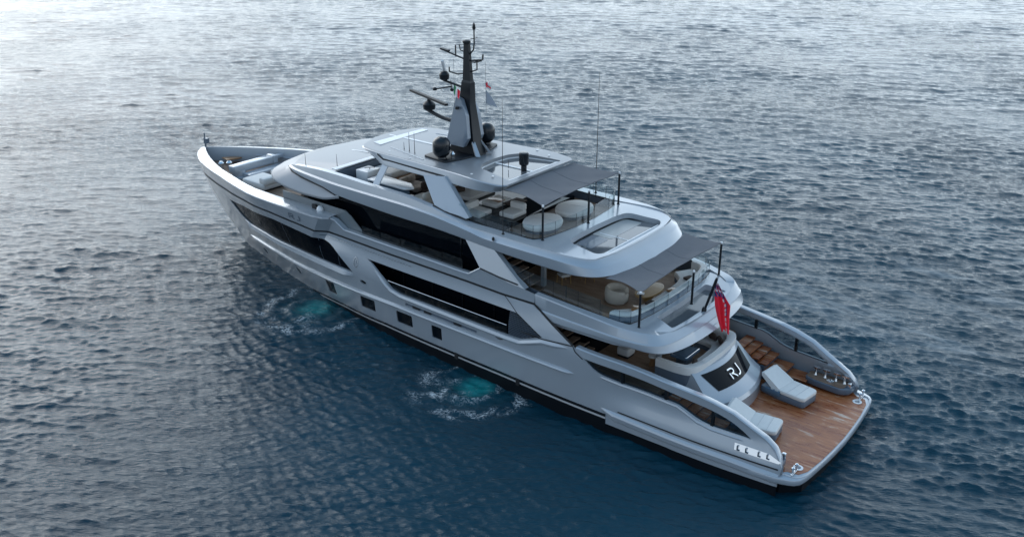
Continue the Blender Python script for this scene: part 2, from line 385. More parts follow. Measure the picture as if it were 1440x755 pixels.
    web = mth('MULTIPLY', mth('MAXIMUM', mth('MAXIMUM', ridge(1.5, .05, 1.6), mth('MULTIPLY', ridge(3.2, .06, 1.2), .7)), mth('MULTIPLY', mr(fine, .56, .7), .8)), mr(noise(9., 4, .7), .36, .56))
    big = noise(.75, 5, .6, .8)
    d3 = dist_to(17.0, 6.7, 1.2); d4 = dist_to(28.6, 6.0, 1.5)
    def thin(d, r0, w): return mr(mth('ABSOLUTE', mth('SUBTRACT', d, r0)), w, .03)
    ringm = mth('MAXIMUM', mth('MAXIMUM', thin(d1, 2.5, .6), thin(d2, 2.8, .6)), mth('MAXIMUM', mr(d3, 1.9, .3), mth('MULTIPLY', mr(d4, 2.2, .4), .7)))
    ringm = mth('MAXIMUM', ringm, mth('MULTIPLY', thin(d1, 1.15, .3), .6))
    foam1 = mth('MULTIPLY', mth('MULTIPLY', ringm, web), mr(big, .43, .6))
    # thin streaks of old foam drifting aft on the far side
    mp2 = nd("ShaderNodeMapping"); mp2.inputs["Rotation"].default_value = (0, 0, math.radians(22)); mp2.inputs["Scale"].default_value = (.16, .75, 1); L.new(P, mp2.inputs[0])
    st = noise(.7, 6, .62, 1.0, mp2.outputs[0])
    reg = mr(dist_to(-3., -17., 3.), 24, 8)
    foam2 = mth('MULTIPLY', mth('MULTIPLY', mr(st, .52, .72), reg), .22)
    wl = mth('MULTIPLY', mr(noise(2.4, 7, .7, .6), .56, .72), mr(dist_to(22., 9.5, 4.), 11, 3))
    foam = mth('ADD', mth('ADD', mth('MULTIPLY', foam1, .95), foam2), mth('MULTIPLY', wl, .10), True)
    deep = nd("ShaderNodeMix", data_type='RGBA'); L.new(mr(noise(.06, 3, .5), .35, .7), deep.inputs[0]); deep.inputs[6].default_value = (.0008, .029, .049, 1); deep.inputs[7].default_value = (.001, .041, .068, 1)
    g1 = nd("ShaderNodeMix", data_type='RGBA'); L.new(mth('MULTIPLY', halo, .6), g1.inputs[0]); L.new(deep.outputs[2], g1.inputs[6]); g1.inputs[7].default_value = (.004, .07, .095, 1)
    g2 = nd("ShaderNodeMix", data_type='RGBA'); L.new(mth('MULTIPLY', glow, mr(noise(3., 4, .6), .3, .7, .55, 1.)), g2.inputs[0]); L.new(g1.outputs[2], g2.inputs[6]); g2.inputs[7].default_value = (.008, .23, .235, 1)
    g3 = nd("ShaderNodeMix", data_type='RGBA'); L.new(foam, g3.inputs[0]); L.new(g2.outputs[2], g3.inputs[6]); g3.inputs[7].default_value = (.75, .8, .82, 1)
    L.new(g3.outputs[2], b.inputs["Base Color"])
    L.new(mr(foam, 0., .6, .045, .7, 'LINEAR'), b.inputs["Roughness"])
    b.inputs["IOR"].default_value = 1.333
    me.materials.append(m)
    return o
water()

# ------------------------------------------------------------------ hull form (metres: X forward from the stern, Y to port, Z up from the water)
XSf = pchip([-1.2, 0, 1.1, 2.57, 3.87, 5.6, 6.5], [39.2, 40.3, 41.6, 42.9, 43.65, 44.0, 44.0])
SWf = pchip([0, 1, 3.4, 5.9, 9.5, 11.8, 17.9, 24.9, 31, 36, 39, 40.5], [0, .35, .98, 1.64, 2.41, 2.88, 3.9, 4.35, 4.55, 4.5, 4.3, 4.1])
SRf = pchip([0, .25, .54, 1.2, 2, 2.6, 3.3, 4.1, 5, 6, 7, 8, 9, 10, 11, 12.5, 15, 36, 40, 43, 44], [0, .26, .58, 1.12, 1.62, 1.95, 2.28, 2.58, 2.90, 3.22, 3.5, 3.82, 4.1, 4.36, 4.6, 4.78, 4.85, 4.8, 4.6, 4.4, 4.3])
def hb(x, z):
    x = np.asarray(x, float); z = np.asarray(z, float)
    s = np.maximum(XSf(z)-x, 0); w = SWf(s); r = SRf(s)
    t = np.clip(z/5.8, -.2, 1.1); t = np.sign(t)*np.abs(t)**1.15
    y = w+(r-w)*t
    hi = sstep((z-3.7)/1.3)                       # crisp step aft of the bow bulwark box, fading out below the groove
    jog = hi*np.clip((26.75+(5.95-z)*.76-x)/.62, 0, 1)+(1-hi)*sstep((28.0-x)/4.0)
    y = y-0.38*sstep((z-3.2)/1.9)*jog-.10*hi*jog*np.clip((x-22.0)/4.0, 0, 1)
    return y-0.30*sstep((z-1.0)/1.2)*sstep((10.5-x)/3.5)

def skin(mb, poly, holes=(), off=0., grid=.35, edge=.22, yf=hb, reveal=0., flip=False, extra=()):
    P, F, loops = tri2d(poly, holes, grid, edge, extra)
    y = yf(P[:, 0], P[:, 1])+off
    mb.add(np.stack([P[:, 0], y, P[:, 1]], 1), F)
    if reveal:
        for h in loops[1:]:
            n = len(h); ya = yf(h[:, 0], h[:, 1])+off
            a = np.stack([h[:, 0], ya, h[:, 1]], 1); b = a-np.array([0, reveal, 0])
            mb.add(np.concatenate([a, b]), [(i, (i+1) % n, n+(i+1) % n, n+i) for i in range(n)])
def ribbon(mb, path, w, off=.012, d=.2, yf=hb):
    P = dens(path, d, False)
    t = np.gradient(P, axis=0); t /= np.linalg.norm(t, axis=1, keepdims=True); n = np.stack([-t[:, 1], t[:, 0]], 1)
    A, B = P+n*w/2, P-n*w/2
    a = np.stack([A[:, 0], yf(A[:, 0], A[:, 1])+off, A[:, 1]], 1); b = np.stack([B[:, 0], yf(B[:, 0], B[:, 1])+off, B[:, 1]], 1)
    k = len(P); mb.add(np.concatenate([a, b]), [(i, i+1, k+i+1, k+i) for i in range(k-1)])
def ledge(mb, path, prof, taper=(.0, .0), d=.2, yf=hb):
    """profile of (outward, up) offsets swept along an (x, z) path on the side"""
    P = dens(path, d, False); s = np.r_[0, np.cumsum(np.linalg.norm(np.diff(P, axis=0), axis=1))]
    secs = []
    for (x, z), q in zip(P, s):
        k = 1.
        if taper[0]: k = min(k, .02+q/taper[0])
        if taper[1]: k = min(k, .02+(s[-1]-q)/taper[1])
        k = min(1., k)
        secs.append([(x, float(yf(x, z+dz))+dy*k-.02, z+dz*(.35+.65*k)) for dy, dz in prof])
    mb.loft(secs, True, True)

Y = empty("motor_yacht", "long grey blue motor yacht with four decks lying in the open sea", "yacht")

bow_top = [(44.0, 5.6), (43.2, 5.63), (41, 5.72), (38, 5.85), (35, 5.95), (32, 6.0), (28.5, 6.0), (27.0, 5.97), (26.2, 5.97)]
aft_top = [(25.45, 5.46), (21.2, 5.42), (17.4, 5.32), (16.9, 5.32), (16.14, 5.83), (15.0, 5.68), (13.0, 5.42)]
wing_top = [(10.6, 3.58), (8.4, 3.42), (6.4, 3.22), (4.9, 3.08), (4.2, 2.96), (3.35, 2.74), (2.6, 2.36), (2.0, 2.08), (1.55, 1.80), (1.3, 1.50), (1.12, 1.16)]
stem = [(float(XSf(z)), z) for z in (-.6, 0, .5, 1.1, 1.8, 2.57, 3.2, 3.87, 4.7)]
hull_poly = [(1.25, .45), (2.2, -.6)]+stem+bow_top+aft_top+[(13.05, 4.94), (11.96, 4.31), (10.73, 3.69)]+wing_top
bow_win = rounded([(37.2, 4.28), (34.8, 4.62), (31.2, 4.88), (28.8, 4.72), (26.6, 4.52), (24.9, 3.32), (26.0, 3.32), (29.5, 3.36), (33, 3.34), (35.4, 3.2), (36.3, 3.5)], [.1, 0, .5, .5, .5, .05, .3, .3, .3, .5, .3], 5)
main_open = rounded([(23.8, 4.33), (18.6, 4.31), (13.93, 4.26), (12.42, 3.56), (13.76, 3.05), (14.4, 3.04), (19.2, 3.08), (21.4, 3.08), (22.0, 3.2), (22.4, 3.55), (23.35, 4.13)], [.03, 0, .03, .05, .4, .3, .3, .4, .4, .3, .2], 5)
wing_win = rounded([(10.2, 3.27), (8.3, 3.12), (6.4, 2.95), (4.22, 2.69), (3.35, 2.45), (2.55, 1.97), (2.55, 1.93), (4.2, 1.96), (4.85, 2.06), (5.8, 2.46), (6.4, 2.47), (8.4, 2.56), (9.55, 2.74)], [.05, .5, .5, .8, .5, .1, .05, .4, .5, .5, .4, .5, .4], 5)
ports = [[(27.95, 1.84), (27.1, 1.90), (27.55, .98), (28.35, .90)], [(24.75, 1.92), (23.6, 1.97), (23.75, 1.23), (24.92, 1.18)], [(21.95, 1.96), (20.77, 1.98), (20.83, 1.27), (22.0, 1.24)], [(19.40, 1.96), (18.70, 1.98), (18.76, 1.23), (19.46, 1.22)]]
ports = [[(27.98, 1.84), (27.15, 1.88), (27.28, 1.02), (28.1, .98)], [(24.78, 1.92), (23.6, 1.96), (23.72, 1.22), (24.9, 1.18)], [(21.95, 1.96), (20.77, 1.98), (20.83, 1.27), (22.0, 1.24)], [(19.40, 1.96), (18.70, 1.98), (18.76, 1.23), (19.46, 1.22)]]
port_loops = [rounded(q, .08, 3) for q in ports]
def oval(x, z, rx, rz, n=20): return np.array([(x+rx*math.cos(2*math.pi*k/n), z+rz*math.sin(2*math.pi*k/n)) for k in range(n)])
rounds = [oval(35.7, .98, .22, .24), oval(31.25, 1.22, .22, .24)]
slot = [(21.1, 2.68), (16.3, 2.66), (16.3, 2.50), (21.1, 2.52)]
hawse = [oval(24.2, 2.92, .24, .11), oval(14.9, 2.76, .24, .11)]

hm = MB()
skin(hm, hull_poly, [bow_win, main_open, wing_win]+port_loops+rounds+[slot]+hawse, reveal=.08, grid=.22, edge=.15, extra=[(26.75+(5.95-z)*.76-d, z) for d in (-.03, .0, .62, .65) for z in np.arange(4.82, 5.9, .06)])
hm.mirror()
# transom and platform body, bottom plug
plat = spline([(1.3, 4.37), (.9, 4.25), (.55, 4.08), (.36, 3.75), (.22, 2.6), (.12, 1.2), (.08, 0)], 20)
plat = np.concatenate([plat, plat[::-1][1:]*[1, -1]])
outl = np.concatenate([plat, [(6.0, -4.2), (6.0, 4.2)]])
hm.prism(np.concatenate([[(6.0, 4.2), (3.6, 4.46), (2.2, 4.46)], plat, [(2.2, -4.46), (3.6, -4.46), (6.0, -4.2)]]), .60, .872, .06)
hull = hm.build("hull", 'paint', Y, 30)
ub = MB(); ub.prism([(6, 4.0), (1.2, 4.0), (.5, 3.4), (.35, 1.5), (.35, -1.5), (.5, -3.4), (1.2, -4.0), (6, -4.0)], -.5, .61); ub.build("bottom_paint", 'bottom', hull)

def both(fn, name, mat, parent, ang=38, label=None):
    """build a part on each side"""
    mb = MB(); fn(mb)
    a = mb.build(name, mat, parent, ang); b = mb.mirrored().build(name, mat, parent, ang)
    if label:
        a['label'] = label; b['label'] = label
    return a, b

both(lambda m: skin(m, bow_win, off=-.07), "bow_window", 'bowglass', hull)
for wx in (28.0, 26.1):
    pass
for x0, x1, zt in ((27.5, 27.35, 4.56), (26.02, 25.96, 4.08), (30.5, 30.4, 4.8), (33.5, 33.4, 4.66)):
    both(lambda m: ribbon(m, [(x0, zt), (x1, 3.36)], .025, off=-.062), "window_mullion", 'paint_dk', hull)
for pl in port_loops+rounds:
    both(lambda m: skin(m, pl, off=-.055), "porthole", 'darkglass', hull)
    bx0, bx1 = pl[:, 0].min(), pl[:, 0].max(); bz = pl[:, 1].min()
for q in hawse: both(lambda m: skin(m, q, off=-.12), "hawse_pipe", 'blackmat', hull)
def slot_in(m):
    skin(m, slot, off=-.07)
both(slot_in, "vent_slot", 'paint_dk', hull)
for x in (20.4, 19.6, 17.6):
    both(lambda m: m.box(x-.25, x+.2, float(hb(x, 2.6))-.12, float(hb(x, 2.6))-.01, 2.52, 2.66), "fairlead", 'blackmat', hull)
for x in (17.85, 13.9):
    both(lambda m: m.box(x-.10, x+.10, float(hb(x, .7))-.05, float(hb(x, .7))+.06, .55, .88), "overboard_discharge", 'blackmat', hull)
# coloured bands
def stripe_top(x): return float(np.interp(x, [8, 15, 23.2, 27, 30.7], [.9, .9, .8, .5, .06]))
def band(m, dz0, dz1, off):
    P = [(x, stripe_top(x)+dz0) for x in np.arange(9.0, 31.0, .25)]; Q = [(x, stripe_top(x)+dz1) for x, _ in P]
    a = [(x, float(hb(x, z))+off, z) for x, z in P]; b = [(x, float(hb(x, z))+off, z) for x, z in Q]; k = len(P)
    m.add(a+b, [(i, i+1, k+i+1, k+i) for i in range(k-1)])
both(lambda m: band(m, 0, -.15, .016), "boot_stripe", 'black', hull)
both(lambda m: band(m, -.15, -.25, .015), "waterline_stripe", 'stripe', hull)
both(lambda m: band(m, -.25, -1.2, .014), "bottom_paint", 'bottom', hull)
def keel_blk(m):
    P = [(x, .42 if x > 6 else .40) for x in np.arange(1.2, 9.3, .3)]
    a = [(x, float(hb(x, z))+.012, z) for x, z in P]; b = [(x, float(hb(x, -.5))+.012, -.5) for x, z in P]; k = len(P)
    m.add(a+b, [(i, i+1, k+i+1, k+i) for i in range(k-1)])
both(keel_blk, "bottom_paint", 'bottom', hull)
groove_pts = [(43.2, 4.82), (41, 4.9), (38.8, 5.0), (36, 5.1), (33.8, 5.26), (31.3, 5.32), (28.7, 5.2), (27.6, 5.13), (26.8, 5.05), (21.2, 5.0), (16.86, 4.95), (14.9, 4.9), (13.05, 4.93), (11.96, 4.31), (10.75, 3.7)]
for gp_, gw, go in ((groove_pts, .10, .022), ([(14.75, 4.9), (13.93, 4.27), (12.42, 3.57)], .035, .026), ([(13.6, 3.52), (12.4, 3.50), (10.75, 3.66), (10.6, 3.45), (10.2, 3.22)], .045, .024)):
    both(lambda m: ribbon(m, gp_, gw, off=go, d=.1), "panel_groove", 'blackmat', hull)
both(lambda m: ribbon(m, [(8.4, 1.22), (5.1, 1.18), (2.8, 1.16), (1.25, 1.13)], .06), "panel_groove", 'blackmat', hull)
both(lambda m: ledge(m, [(37.3, 1.72), (34, 1.82), (31, 1.92), (26, 2.12), (22, 2.24), (16, 2.28), (10.6, 2.30)], [(0, .14), (.10, .09), (.15, .02), (.13, -.04), (0, -.09)], (1.2, .5)), "rub_rail", 'paint', hull, 25)
both(lambda m: ledge(m, [(9.35, 1.12), (8.6, 1.0), (6, .92), (3.3, .90), (1.2, .80)], [(0, .16), (.10, .08), (.14, 0), (.12, -.18), (.02, -.30), (0, -.42)], (.7, .0)), "rub_rail", 'paint', hull, 25)
both(lambda m: ledge(m, [(36.2, 3.2), (35.2, 3.02), (33, 3.12), (29.5, 3.14), (26, 3.12), (24.65, 3.12)], [(-.02, .16), (.05, .12), (.17, -.12), (.15, -.17), (0, -.26)], (.7, 1.0)), "window_sill", 'paint', hull, 25)
both(lambda m: ledge(m, [(23.3, 4.0), (22.5, 3.42), (22.05, 3.1), (21.4, 2.97), (19.2, 2.95), (14.4, 2.92), (13.7, 2.94), (12.4, 3.4), (10.9, 3.52)], [(-.14, .10), (.03, .07), (.10, -.05), (.08, -.13), (0, -.2)], (1.0, .8)), "window_sill", 'paint', hull, 25)
both(lambda m: ledge(m, [(9.6, 2.62), (8.4, 2.46), (6.4, 2.36), (5.75, 2.32), (4.85, 1.95), (4.2, 1.84), (2.6, 1.82)], [(-.1, .09), (.02, .07), (.05, .0), (0, -.1)], (.4, .4)), "window_sill", 'paint', hull, 25)
both(lambda m: ribbon(m, [(27.3, 4.82), (24.5, 4.78), (20.6, 4.74)], .03, off=.035, d=.1), "accent_strip", 'chrome', hull)
def strut(m):   # proud diagonal brace with a ridge
    a = [(14.72, 4.86), (13.1, 4.88), (10.78, 3.72), (12.40, 3.60), (13.93, 4.24)]
    skin(m, [(14.70, 4.86), (13.12, 4.87), (11.95, 4.24), (10.85, 3.70), (12.38, 3.57), (13.95, 4.26)], off=.02)
both(strut, "diagonal_brace", 'paint', hull)

# main deck recess: louvre, deck, glass rail
for z in np.linspace(3.08, 4.24, 15):
    def slat(m):
        x1 = float(np.interp(z, [3.05, 3.55, 4.26], [13.6, 12.48, 13.85])) if z > 3.5 else float(np.interp(z, [3.05, 3.55], [13.7, 12.48]))
        y0 = float(hb(13.5, z))-.15
        m.box(x1+.05, 14.4, y0, y0+.05, z-.012, z+.012)
    both(slat, "louvre_slat", 'paint_dk', hull)
both(lambda m: skin(m, [(14.45, 3.0), (14.45, 4.3), (13.9, 4.3), (12.35, 3.56), (13.75, 3.0)], off=-.16), "louvre_backing", 'blackmat', hull)
for sgn in (1, -1):
    mb = MB()
    P = dens([(22.3, 3.54), (14.5, 3.5)], .3, False)
    mb.tube([(x, sgn*(float(hb(x, z))-.1), z) for x, z in P], .022, 6)
    rail = mb.build("hand_rail", 'steel', hull)
    g = MB(); P = dens([(22.0, 0), (14.5, 0)], .5, False)
    g.loft([[(x, sgn*(float(hb(x, 3.4))-.1), 3.50) for x, _ in P], [(x, sgn*(float(hb(x, 3.1))-.1), 3.06) for x, _ in P]])
    g.build("glass_panel", 'glass_tint', rail)
both(lambda m: skin(m, wing_win, off=-.06), "wing_window", 'glass_tint', hull)
for x, zt_, zb in ((8.35, 3.12, 2.56), (6.3, 2.94, 2.47), (4.2, 2.69, 1.97)):
    def wpost(m):
        y = float(hb(x, zb)); y2 = float(hb(x, zt_))
        m.add([(x-.06, y-.16, zb-.03), (x+.06, y-.16, zb-.03), (x+.06, y-.02, zb-.03), (x-.06, y-.02, zb-.03), (x-.06, y2-.16, zt_+.03), (x+.06, y2-.16, zt_+.03), (x+.06, y2-.02, zt_+.03), (x-.06, y2-.02, zt_+.03)], [(0, 3, 2, 1), (4, 5, 6, 7), (0, 1, 5, 4), (1, 2, 6, 5), (2, 3, 7, 6), (3, 0, 4, 7)])
    both(wpost, "window_mullion", 'black', hull)
# wing inner skins and caps
wing_in = [(10.6, 2.0)]+wing_top+[(1.1, .86)]
both(lambda m: skin(m, [(10.6, .86)]+wing_top+[(1.12, .86)], [wing_win], off=-.2), "bulwark_inner", 'paint', hull)
both(lambda m: ledge(m, wing_top, [(.03, .05), (-.02, .085), (-.24, .085), (-.30, .05), (-.30, -.16), (-.22, -.20), (.02, -.05)], (0, .25)), "bulwark_cap", 'paint', hull, 30)
# bow bulwark: wide sloping cap, inner wall
xs = [43.95, 43.8, 43.6, 43.3, 43, 42.5, 42, 41.5, 41, 40, 39, 38, 37, 36, 35, 34, 33, 32, 31, 30, 29, 28, 27.2, 26.6, 26.3]
topz = pchip([26, 28.5, 32, 35, 38, 41, 44], [5.97, 6.0, 6.0, 5.95, 5.85, 5.72, 5.6])
inn = pchip([26, 29, 31, 33, 34, 35, 36, 37, 38, 39, 40, 41, 42, 43, 43.4, 44], [3.95, 3.98, 4.05, 3.98, 3.80, 3.54, 3.24, 2.95, 2.64, 2.26, 1.84, 1.36, .85, .28, .0, 0])
inz = pchip([26, 33, 37, 40, 44], [6.02, 6.1, 6.0, 5.9, 5.78])
def bowcap(m):
    secs = []
    for x in xs:
        zo = float(topz(x)); yo = float(hb(x, zo)); yi = float(inn(min(x, 43.4))); zi = float(inz(x)); xi = min(x, 43.4)
        secs.append([(x, yo, zo-.02), (x-.0, yo*.985+yi*.015, zo+.05), (x*.6+xi*.4, yo*.56+yi*.44, zo*.45+zi*.55+.05), (xi, yi+.02 if yi > 0 else 0, zi+.02), (xi, yi, zi-.05), (xi-.0, max(yi-.06, 0), 4.85)])
    m.loft(secs)
capm = MB(); bowcap(capm); capm.mirror(); capm.build("bow_bulwark", 'paint', hull, 17)
both(lambda m: ledge(m, [(26.25, 5.97), (25.45, 5.46), (21.2, 5.42), (17.4, 5.32), (16.9, 5.33), (16.14, 5.82)], [(.03, .02), (.0, .06), (-.22, .07), (-.30, .04), (-.30, -1.0), (-.22, -1.0), (.03, -.05)], (0, 0)), "bulwark_cap", 'paint', hull, 30)
# decks
def deck(name, mat, poly, z0, z1, parent=None):
    mb = MB(); mb.prism(poly, z0, z1); return mb.build(name, mat, parent or Y)
half = lambda pts: list(pts)+[(x, -y) for x, y in reversed(pts) if y > 1e-6]
deck("bow_deck", 'teak', half([(43.2, 0), (42.3, .75), (41, 1.4), (39, 2.3), (37, 2.95), (35, 3.5), (33, 3.95), (25, 3.95)]), 4.7, 4.9)
deck("upper_side_deck", 'teak_lifted', half([(25.0, 3.98), (13.2, 4.05)]), 4.2, 4.45)
deck("main_deck", 'teak_lifted', half([(24.2, 3.6), (21, 3.95), (17, 4.15), (10.6, 4.25), (7.2, 3.95), (7.2, 1.0), (5.9, 1.0)]), 1.8, 2.1)
deck("swim_platform", 'teak_wet', half([(6.2, 4.0), (1.35, 3.98), (1.05, 3.7), (.62, 3.62), (.42, 3.2), (.30, 2.2), (.24, 1.2), (.2, 0)]), .7, .885)
# main deck house and upper deck house
hs = MB(); hs.prism(half([(24.3, 0), (24.3, 2.8), (23.6, 3.35), (13.0, 3.4), (11.2, 3.0), (11.2, 0)]), 2.05, 4.4)
mh = hs.build("main_saloon", 'darkglass', Y, 30)
for x in (22.2, 20.2, 18.2, 16.2): both(lambda m: m.box(x-.04, x+.04, 3.37, 3.42, 2.1, 4.35), "door_frame", 'black', mh)
def plan_front(xc, yc, k, xf):   # curved bridge front
    return [(xf-(xf-xc)*(1-math.cos(a)), yc*math.sin(a)) for a in np.linspace(0, math.pi/2, 12)]
uh = MB()
pl0 = plan_front(29.0, 3.55, 1, 32.0); pl1 = plan_front(28.6, 3.35, 1, 31.3)
def hring(pf, z, ys): return [(x, y, z) for x, y in half(pf+[(20.0, ys), (16.3, ys-.15)])]
uh.loft([hring(pl0, 4.4, 3.55), hring(pl0, 5.3, 3.55), hring(pl1, 7.25, 3.35)], True, True)
u_house = uh.build("bridge_house", 'darkglass', Y, 25)
for x in (28.2, 26.2, 24.2, 22.2, 20.2, 18.2):
    both(lambda m: m.add([(x-.035, 3.56, 4.45), (x+.035, 3.56, 4.45), (x+.035, 3.365, 7.2), (x-.035, 3.365, 7.2), (x-.035, 3.50, 4.45), (x+.035, 3.50, 4.45), (x+.035, 3.30, 7.2), (x-.035, 3.30, 7.2)], [(0, 1, 2, 3), (4, 7, 6, 5), (0, 3, 7, 4), (1, 5, 6, 2)]), "window_mullion", 'black', u_house)
# upper deck balustrade glass on the bulwark
for sgn in (1, -1):
    cuts = [24.3, 22.9, 21.5, 20.1, 18.7, 17.4]
    for a, b in zip(cuts[:-1], cuts[1:]):
        g = MB(); y = lambda x: sgn*(float(hb(x, 5.4))-.2)
        g.add([(a-.02, y(a), 5.35), (b+.02, y(b), 5.3), (b+.02, y(b), 5.9), (a-.02, y(a), 5.95), (a-.02, y(a)-.015*sgn, 5.35), (b+.02, y(b)-.015*sgn, 5.3), (b+.02, y(b)-.015*sgn, 5.9), (a-.02, y(a)-.015*sgn, 5.95)], [(0, 1, 2, 3), (7, 6, 5, 4), (3, 2, 6, 7), (0, 4, 5, 1), (0, 3, 7, 4), (1, 5, 6, 2)])
        g.build("glass_panel", 'glass_tint', hull, fix=True)
# tall wind screen beside the bridge
def wscreen(m):
    q = [(30.6, 5.9), (30.6, 6.5), (25.6, 6.42), (25.2, 6.2), (24.2, 5.40), (25.9, 5.40), (26.3, 5.9)]
    a = [(x, 4.0, z) for x, z in q]; b = [(x, 3.96, z) for x, z in q]; n = len(q)
    m.add(a+b, [tuple(range(n)), tuple(range(n, 2*n))[::-1]]+[(i, (i+1) % n, n+(i+1) % n, n+i) for i in range(n)])
both(wscreen, "wind_screen", 'glass_frost', hull)
both(lambda m: (m.lathe([(.17, 0), (.19, .10), (.17, .22), (.09, .31), (.0, .33)], (27.5, 4.08, 5.98), 14), ), "antenna_dome", 'white', hull)
both(lambda m: m.box(27.75, 28.05, 4.06, 4.16, 6.03, 6.30), "speaker_box", 'blackmat', hull)
# pillars leaning from the hull up to the sun deck band
def pillar(m):
    out = [(17.33, 6.95, 4.10), (15.55, 6.8, 4.14), (14.2, 5.85, 4.38), (13.55, 5.5, 4.43), (14.4, 5.58, 4.43), (16.14, 5.83, 4.43)]
    mid = [(16.4, 6.9, 4.16), (14.95, 5.75, 4.48)]
    o3 = [(x, y+.02, z) for x, z, y in out]; i3 = [(x+.02, y-.3, z) for x, z, y in out]
    m.add(o3+i3, [(0, 1, 2, 3, 4, 5), (11, 10, 9, 8, 7, 6)]+[(i, (i+1) % 6, 6+(i+1) % 6, 6+i) for i in range(6)])
    m.add([(16.35, 4.15, 6.9), (15.55, 4.16, 6.82), (13.58, 4.45, 5.5), (14.55, 4.47, 5.58)], [(0, 1, 2, 3)])
both(pillar, "side_pillar", 'paint', Y, 20)
both(lambda m: m.tube([(16.14, 4.46, 5.84), (15.0, 4.46, 5.70), (13.95, 4.46, 5.62)], .035, 6), "panel_groove", 'blackmat', hull)

# ------------------------------------------------------------------ sun deck band (fascia), closed round the stern
def band_loft(keys, secfn, n=90):
    """keys: rows (x, y, params...) from forward to the centre line aft; mirrored"""
    K = np.array(keys, float); s = np.r_[0, np.cumsum(np.hypot(np.diff(K[:, 0]), np.diff(K[:, 1])))]
    t = np.linspace(0, s[-1], n); C = np.stack([pchip(s, K[:, k])(t) for k in range(K.shape[1])], 1)
    C = np.concatenate([C, C[::-1][1:]*np.array([1, -1]+[1]*(K.shape[1]-2))])
    T = np.gradient(C[:, :2], axis=0); T /= np.linalg.norm(T, axis=1, keepdims=True); Nn = np.stack([T[:, 1], -T[:, 0]], 1)*-1
    Nn = np.stack([-T[:, 1], T[:, 0]], 1)
    if Nn[5, 1] < 0: Nn = -Nn
    return C, [secfn(c, nrm) for c, nrm in zip(C, Nn)]
# x, y, zb, zk, zt, bo (bottom offset), to (top inset), w (flat width)
SK = [(30.5, 3.50, 7.72, 7.78, 7.84, .0, .06, .10), (30.0, 3.72, 7.66, 7.80, 7.97, 0, .10, .25), (29.0, 3.92, 7.56, 7.80, 8.10, 0, .12, .3), (27.1, 4.12, 7.42, 7.78, 8.24, 0, .14, .32), (26.1, 4.18, 7.20, 7.76, 8.25, -.03, .15, .33), (24, 4.23, 7.10, 7.75, 8.20, -.05, .15, .33), (21.5, 4.25, 7.0, 7.74, 8.16, -.08, .15, .33),
      (19.6, 4.25, 6.98, 7.66, 7.98, -.08, .15, .35), (18.0, 4.25, 6.92, 7.50, 7.68, -.08, .15, .45), (17.0, 4.25, 6.85, 7.38, 7.52, -.08, .16, .55), (16, 4.25, 6.78, 7.24, 7.48, -.08, .2, .6), (14, 4.24, 6.70, 7.21, 7.45, -.08, .2, .6), (12.4, 4.18, 6.65, 7.18, 7.42, -.06, .2, .3), (11.4, 4.02, 6.62, 7.10, 7.36, .02, .22, .06), (10.75, 3.72, 6.62, 7.02, 7.31, .12, .24, .04),
      (10.40, 3.3, 6.62, 7.0, 7.28, .25, .25, .04), (10.22, 2.6, 6.6, 7.0, 7.28, .38, .25, .04), (10.14, 1.6, 6.6, 7.0, 7.28, .48, .25, .04), (10.12, 0, 6.6, 7.0, 7.28, .54, .25, .04)]
def sksec(c, n):
    x, y, zb, zk, zt, bo, to, w = c; P = lambda o, z: (x+n[0]*o, y+n[1]*o, z)
    return [P(-.9, zb+.06), P(bo-.04, zb), P(bo, zb+.04), P(bo*.15+.01, zk-.04), P(0, zk), P(-.11, zk+.06), P(-to-.03, zt-.04), P(-to-.04, zt), P(-to-w, zt+.006), P(-to-w-.02, min(zt-.4, 7.1) if x > 13 else zt-.05)]
C, secs = band_loft(SK, sksec, 110)
bm_ = MB(); bm_.loft(secs); sunband = bm_.build("sun_deck_fascia", 'paint', Y, 28)
# deck and soffit of the sun deck
zt_aft = lambda x, y: 7.28+.14*sstep((np.asarray(x)-10.5)/3.0)-.008
def surf(poly, holes, zf, name, mat, parent, reveal=0., grid=.4):
    P, F, loops = tri2d(poly, holes, grid, .25); mb = MB(); mb.add(np.stack([P[:, 0], P[:, 1], zf(P[:, 0], P[:, 1])], 1), F)
    if reveal:
        for h in loops[1:]:
            n = len(h); z = zf(h[:, 0], h[:, 1]); a = np.stack([h[:, 0], h[:, 1], z], 1); b = a-np.array([0, 0, reveal])
            mb.add(np.concatenate([a, b]), [(i, (i+1) % n, n+(i+1) % n, n+i) for i in range(n)])
    return mb.build(name, mat, parent, 30)
aft_edge = [(10.52, 3.05), (10.40, 2.0), (10.36, 1.0), (10.34, 0)]
fence_aft = spline([(17.4, 3.42), (14.6, 3.42), (14.0, 3.30), (13.7, 2.95), (13.52, 2.0), (13.42, 1.0), (13.38, 0)], 40)
sky_hole = rounded([(12.95, 2.0), (12.75, 2.55), (10.72, 2.80), (10.45, 2.3), (10.42, -2.3), (10.72, -2.80), (12.75, -2.55), (12.95, -2.0), (13.0, 0)], [.15, .4, .4, .3, .3, .4, .4, .15, .0], 5)
sk_h = rounded([(12.85, 0), (12.8, 1.6), (12.65, 2.45), (10.95, 2.72), (10.68, 2.2), (10.6, 1.1), (10.58, 0), (10.6, -1.1), (10.68, -2.2), (10.95, -2.72), (12.65, -2.45), (12.8, -1.6)], [0, .3, .35, .35, .3, .1, 0, .1, .3, .35, .35, .3], 5)
tp = [(14.4, 3.75), (13.0, 3.84), (12.2, 3.82), (11.5, 3.72), (11.0, 3.50), (10.7, 3.22)]+aft_edge[1:]
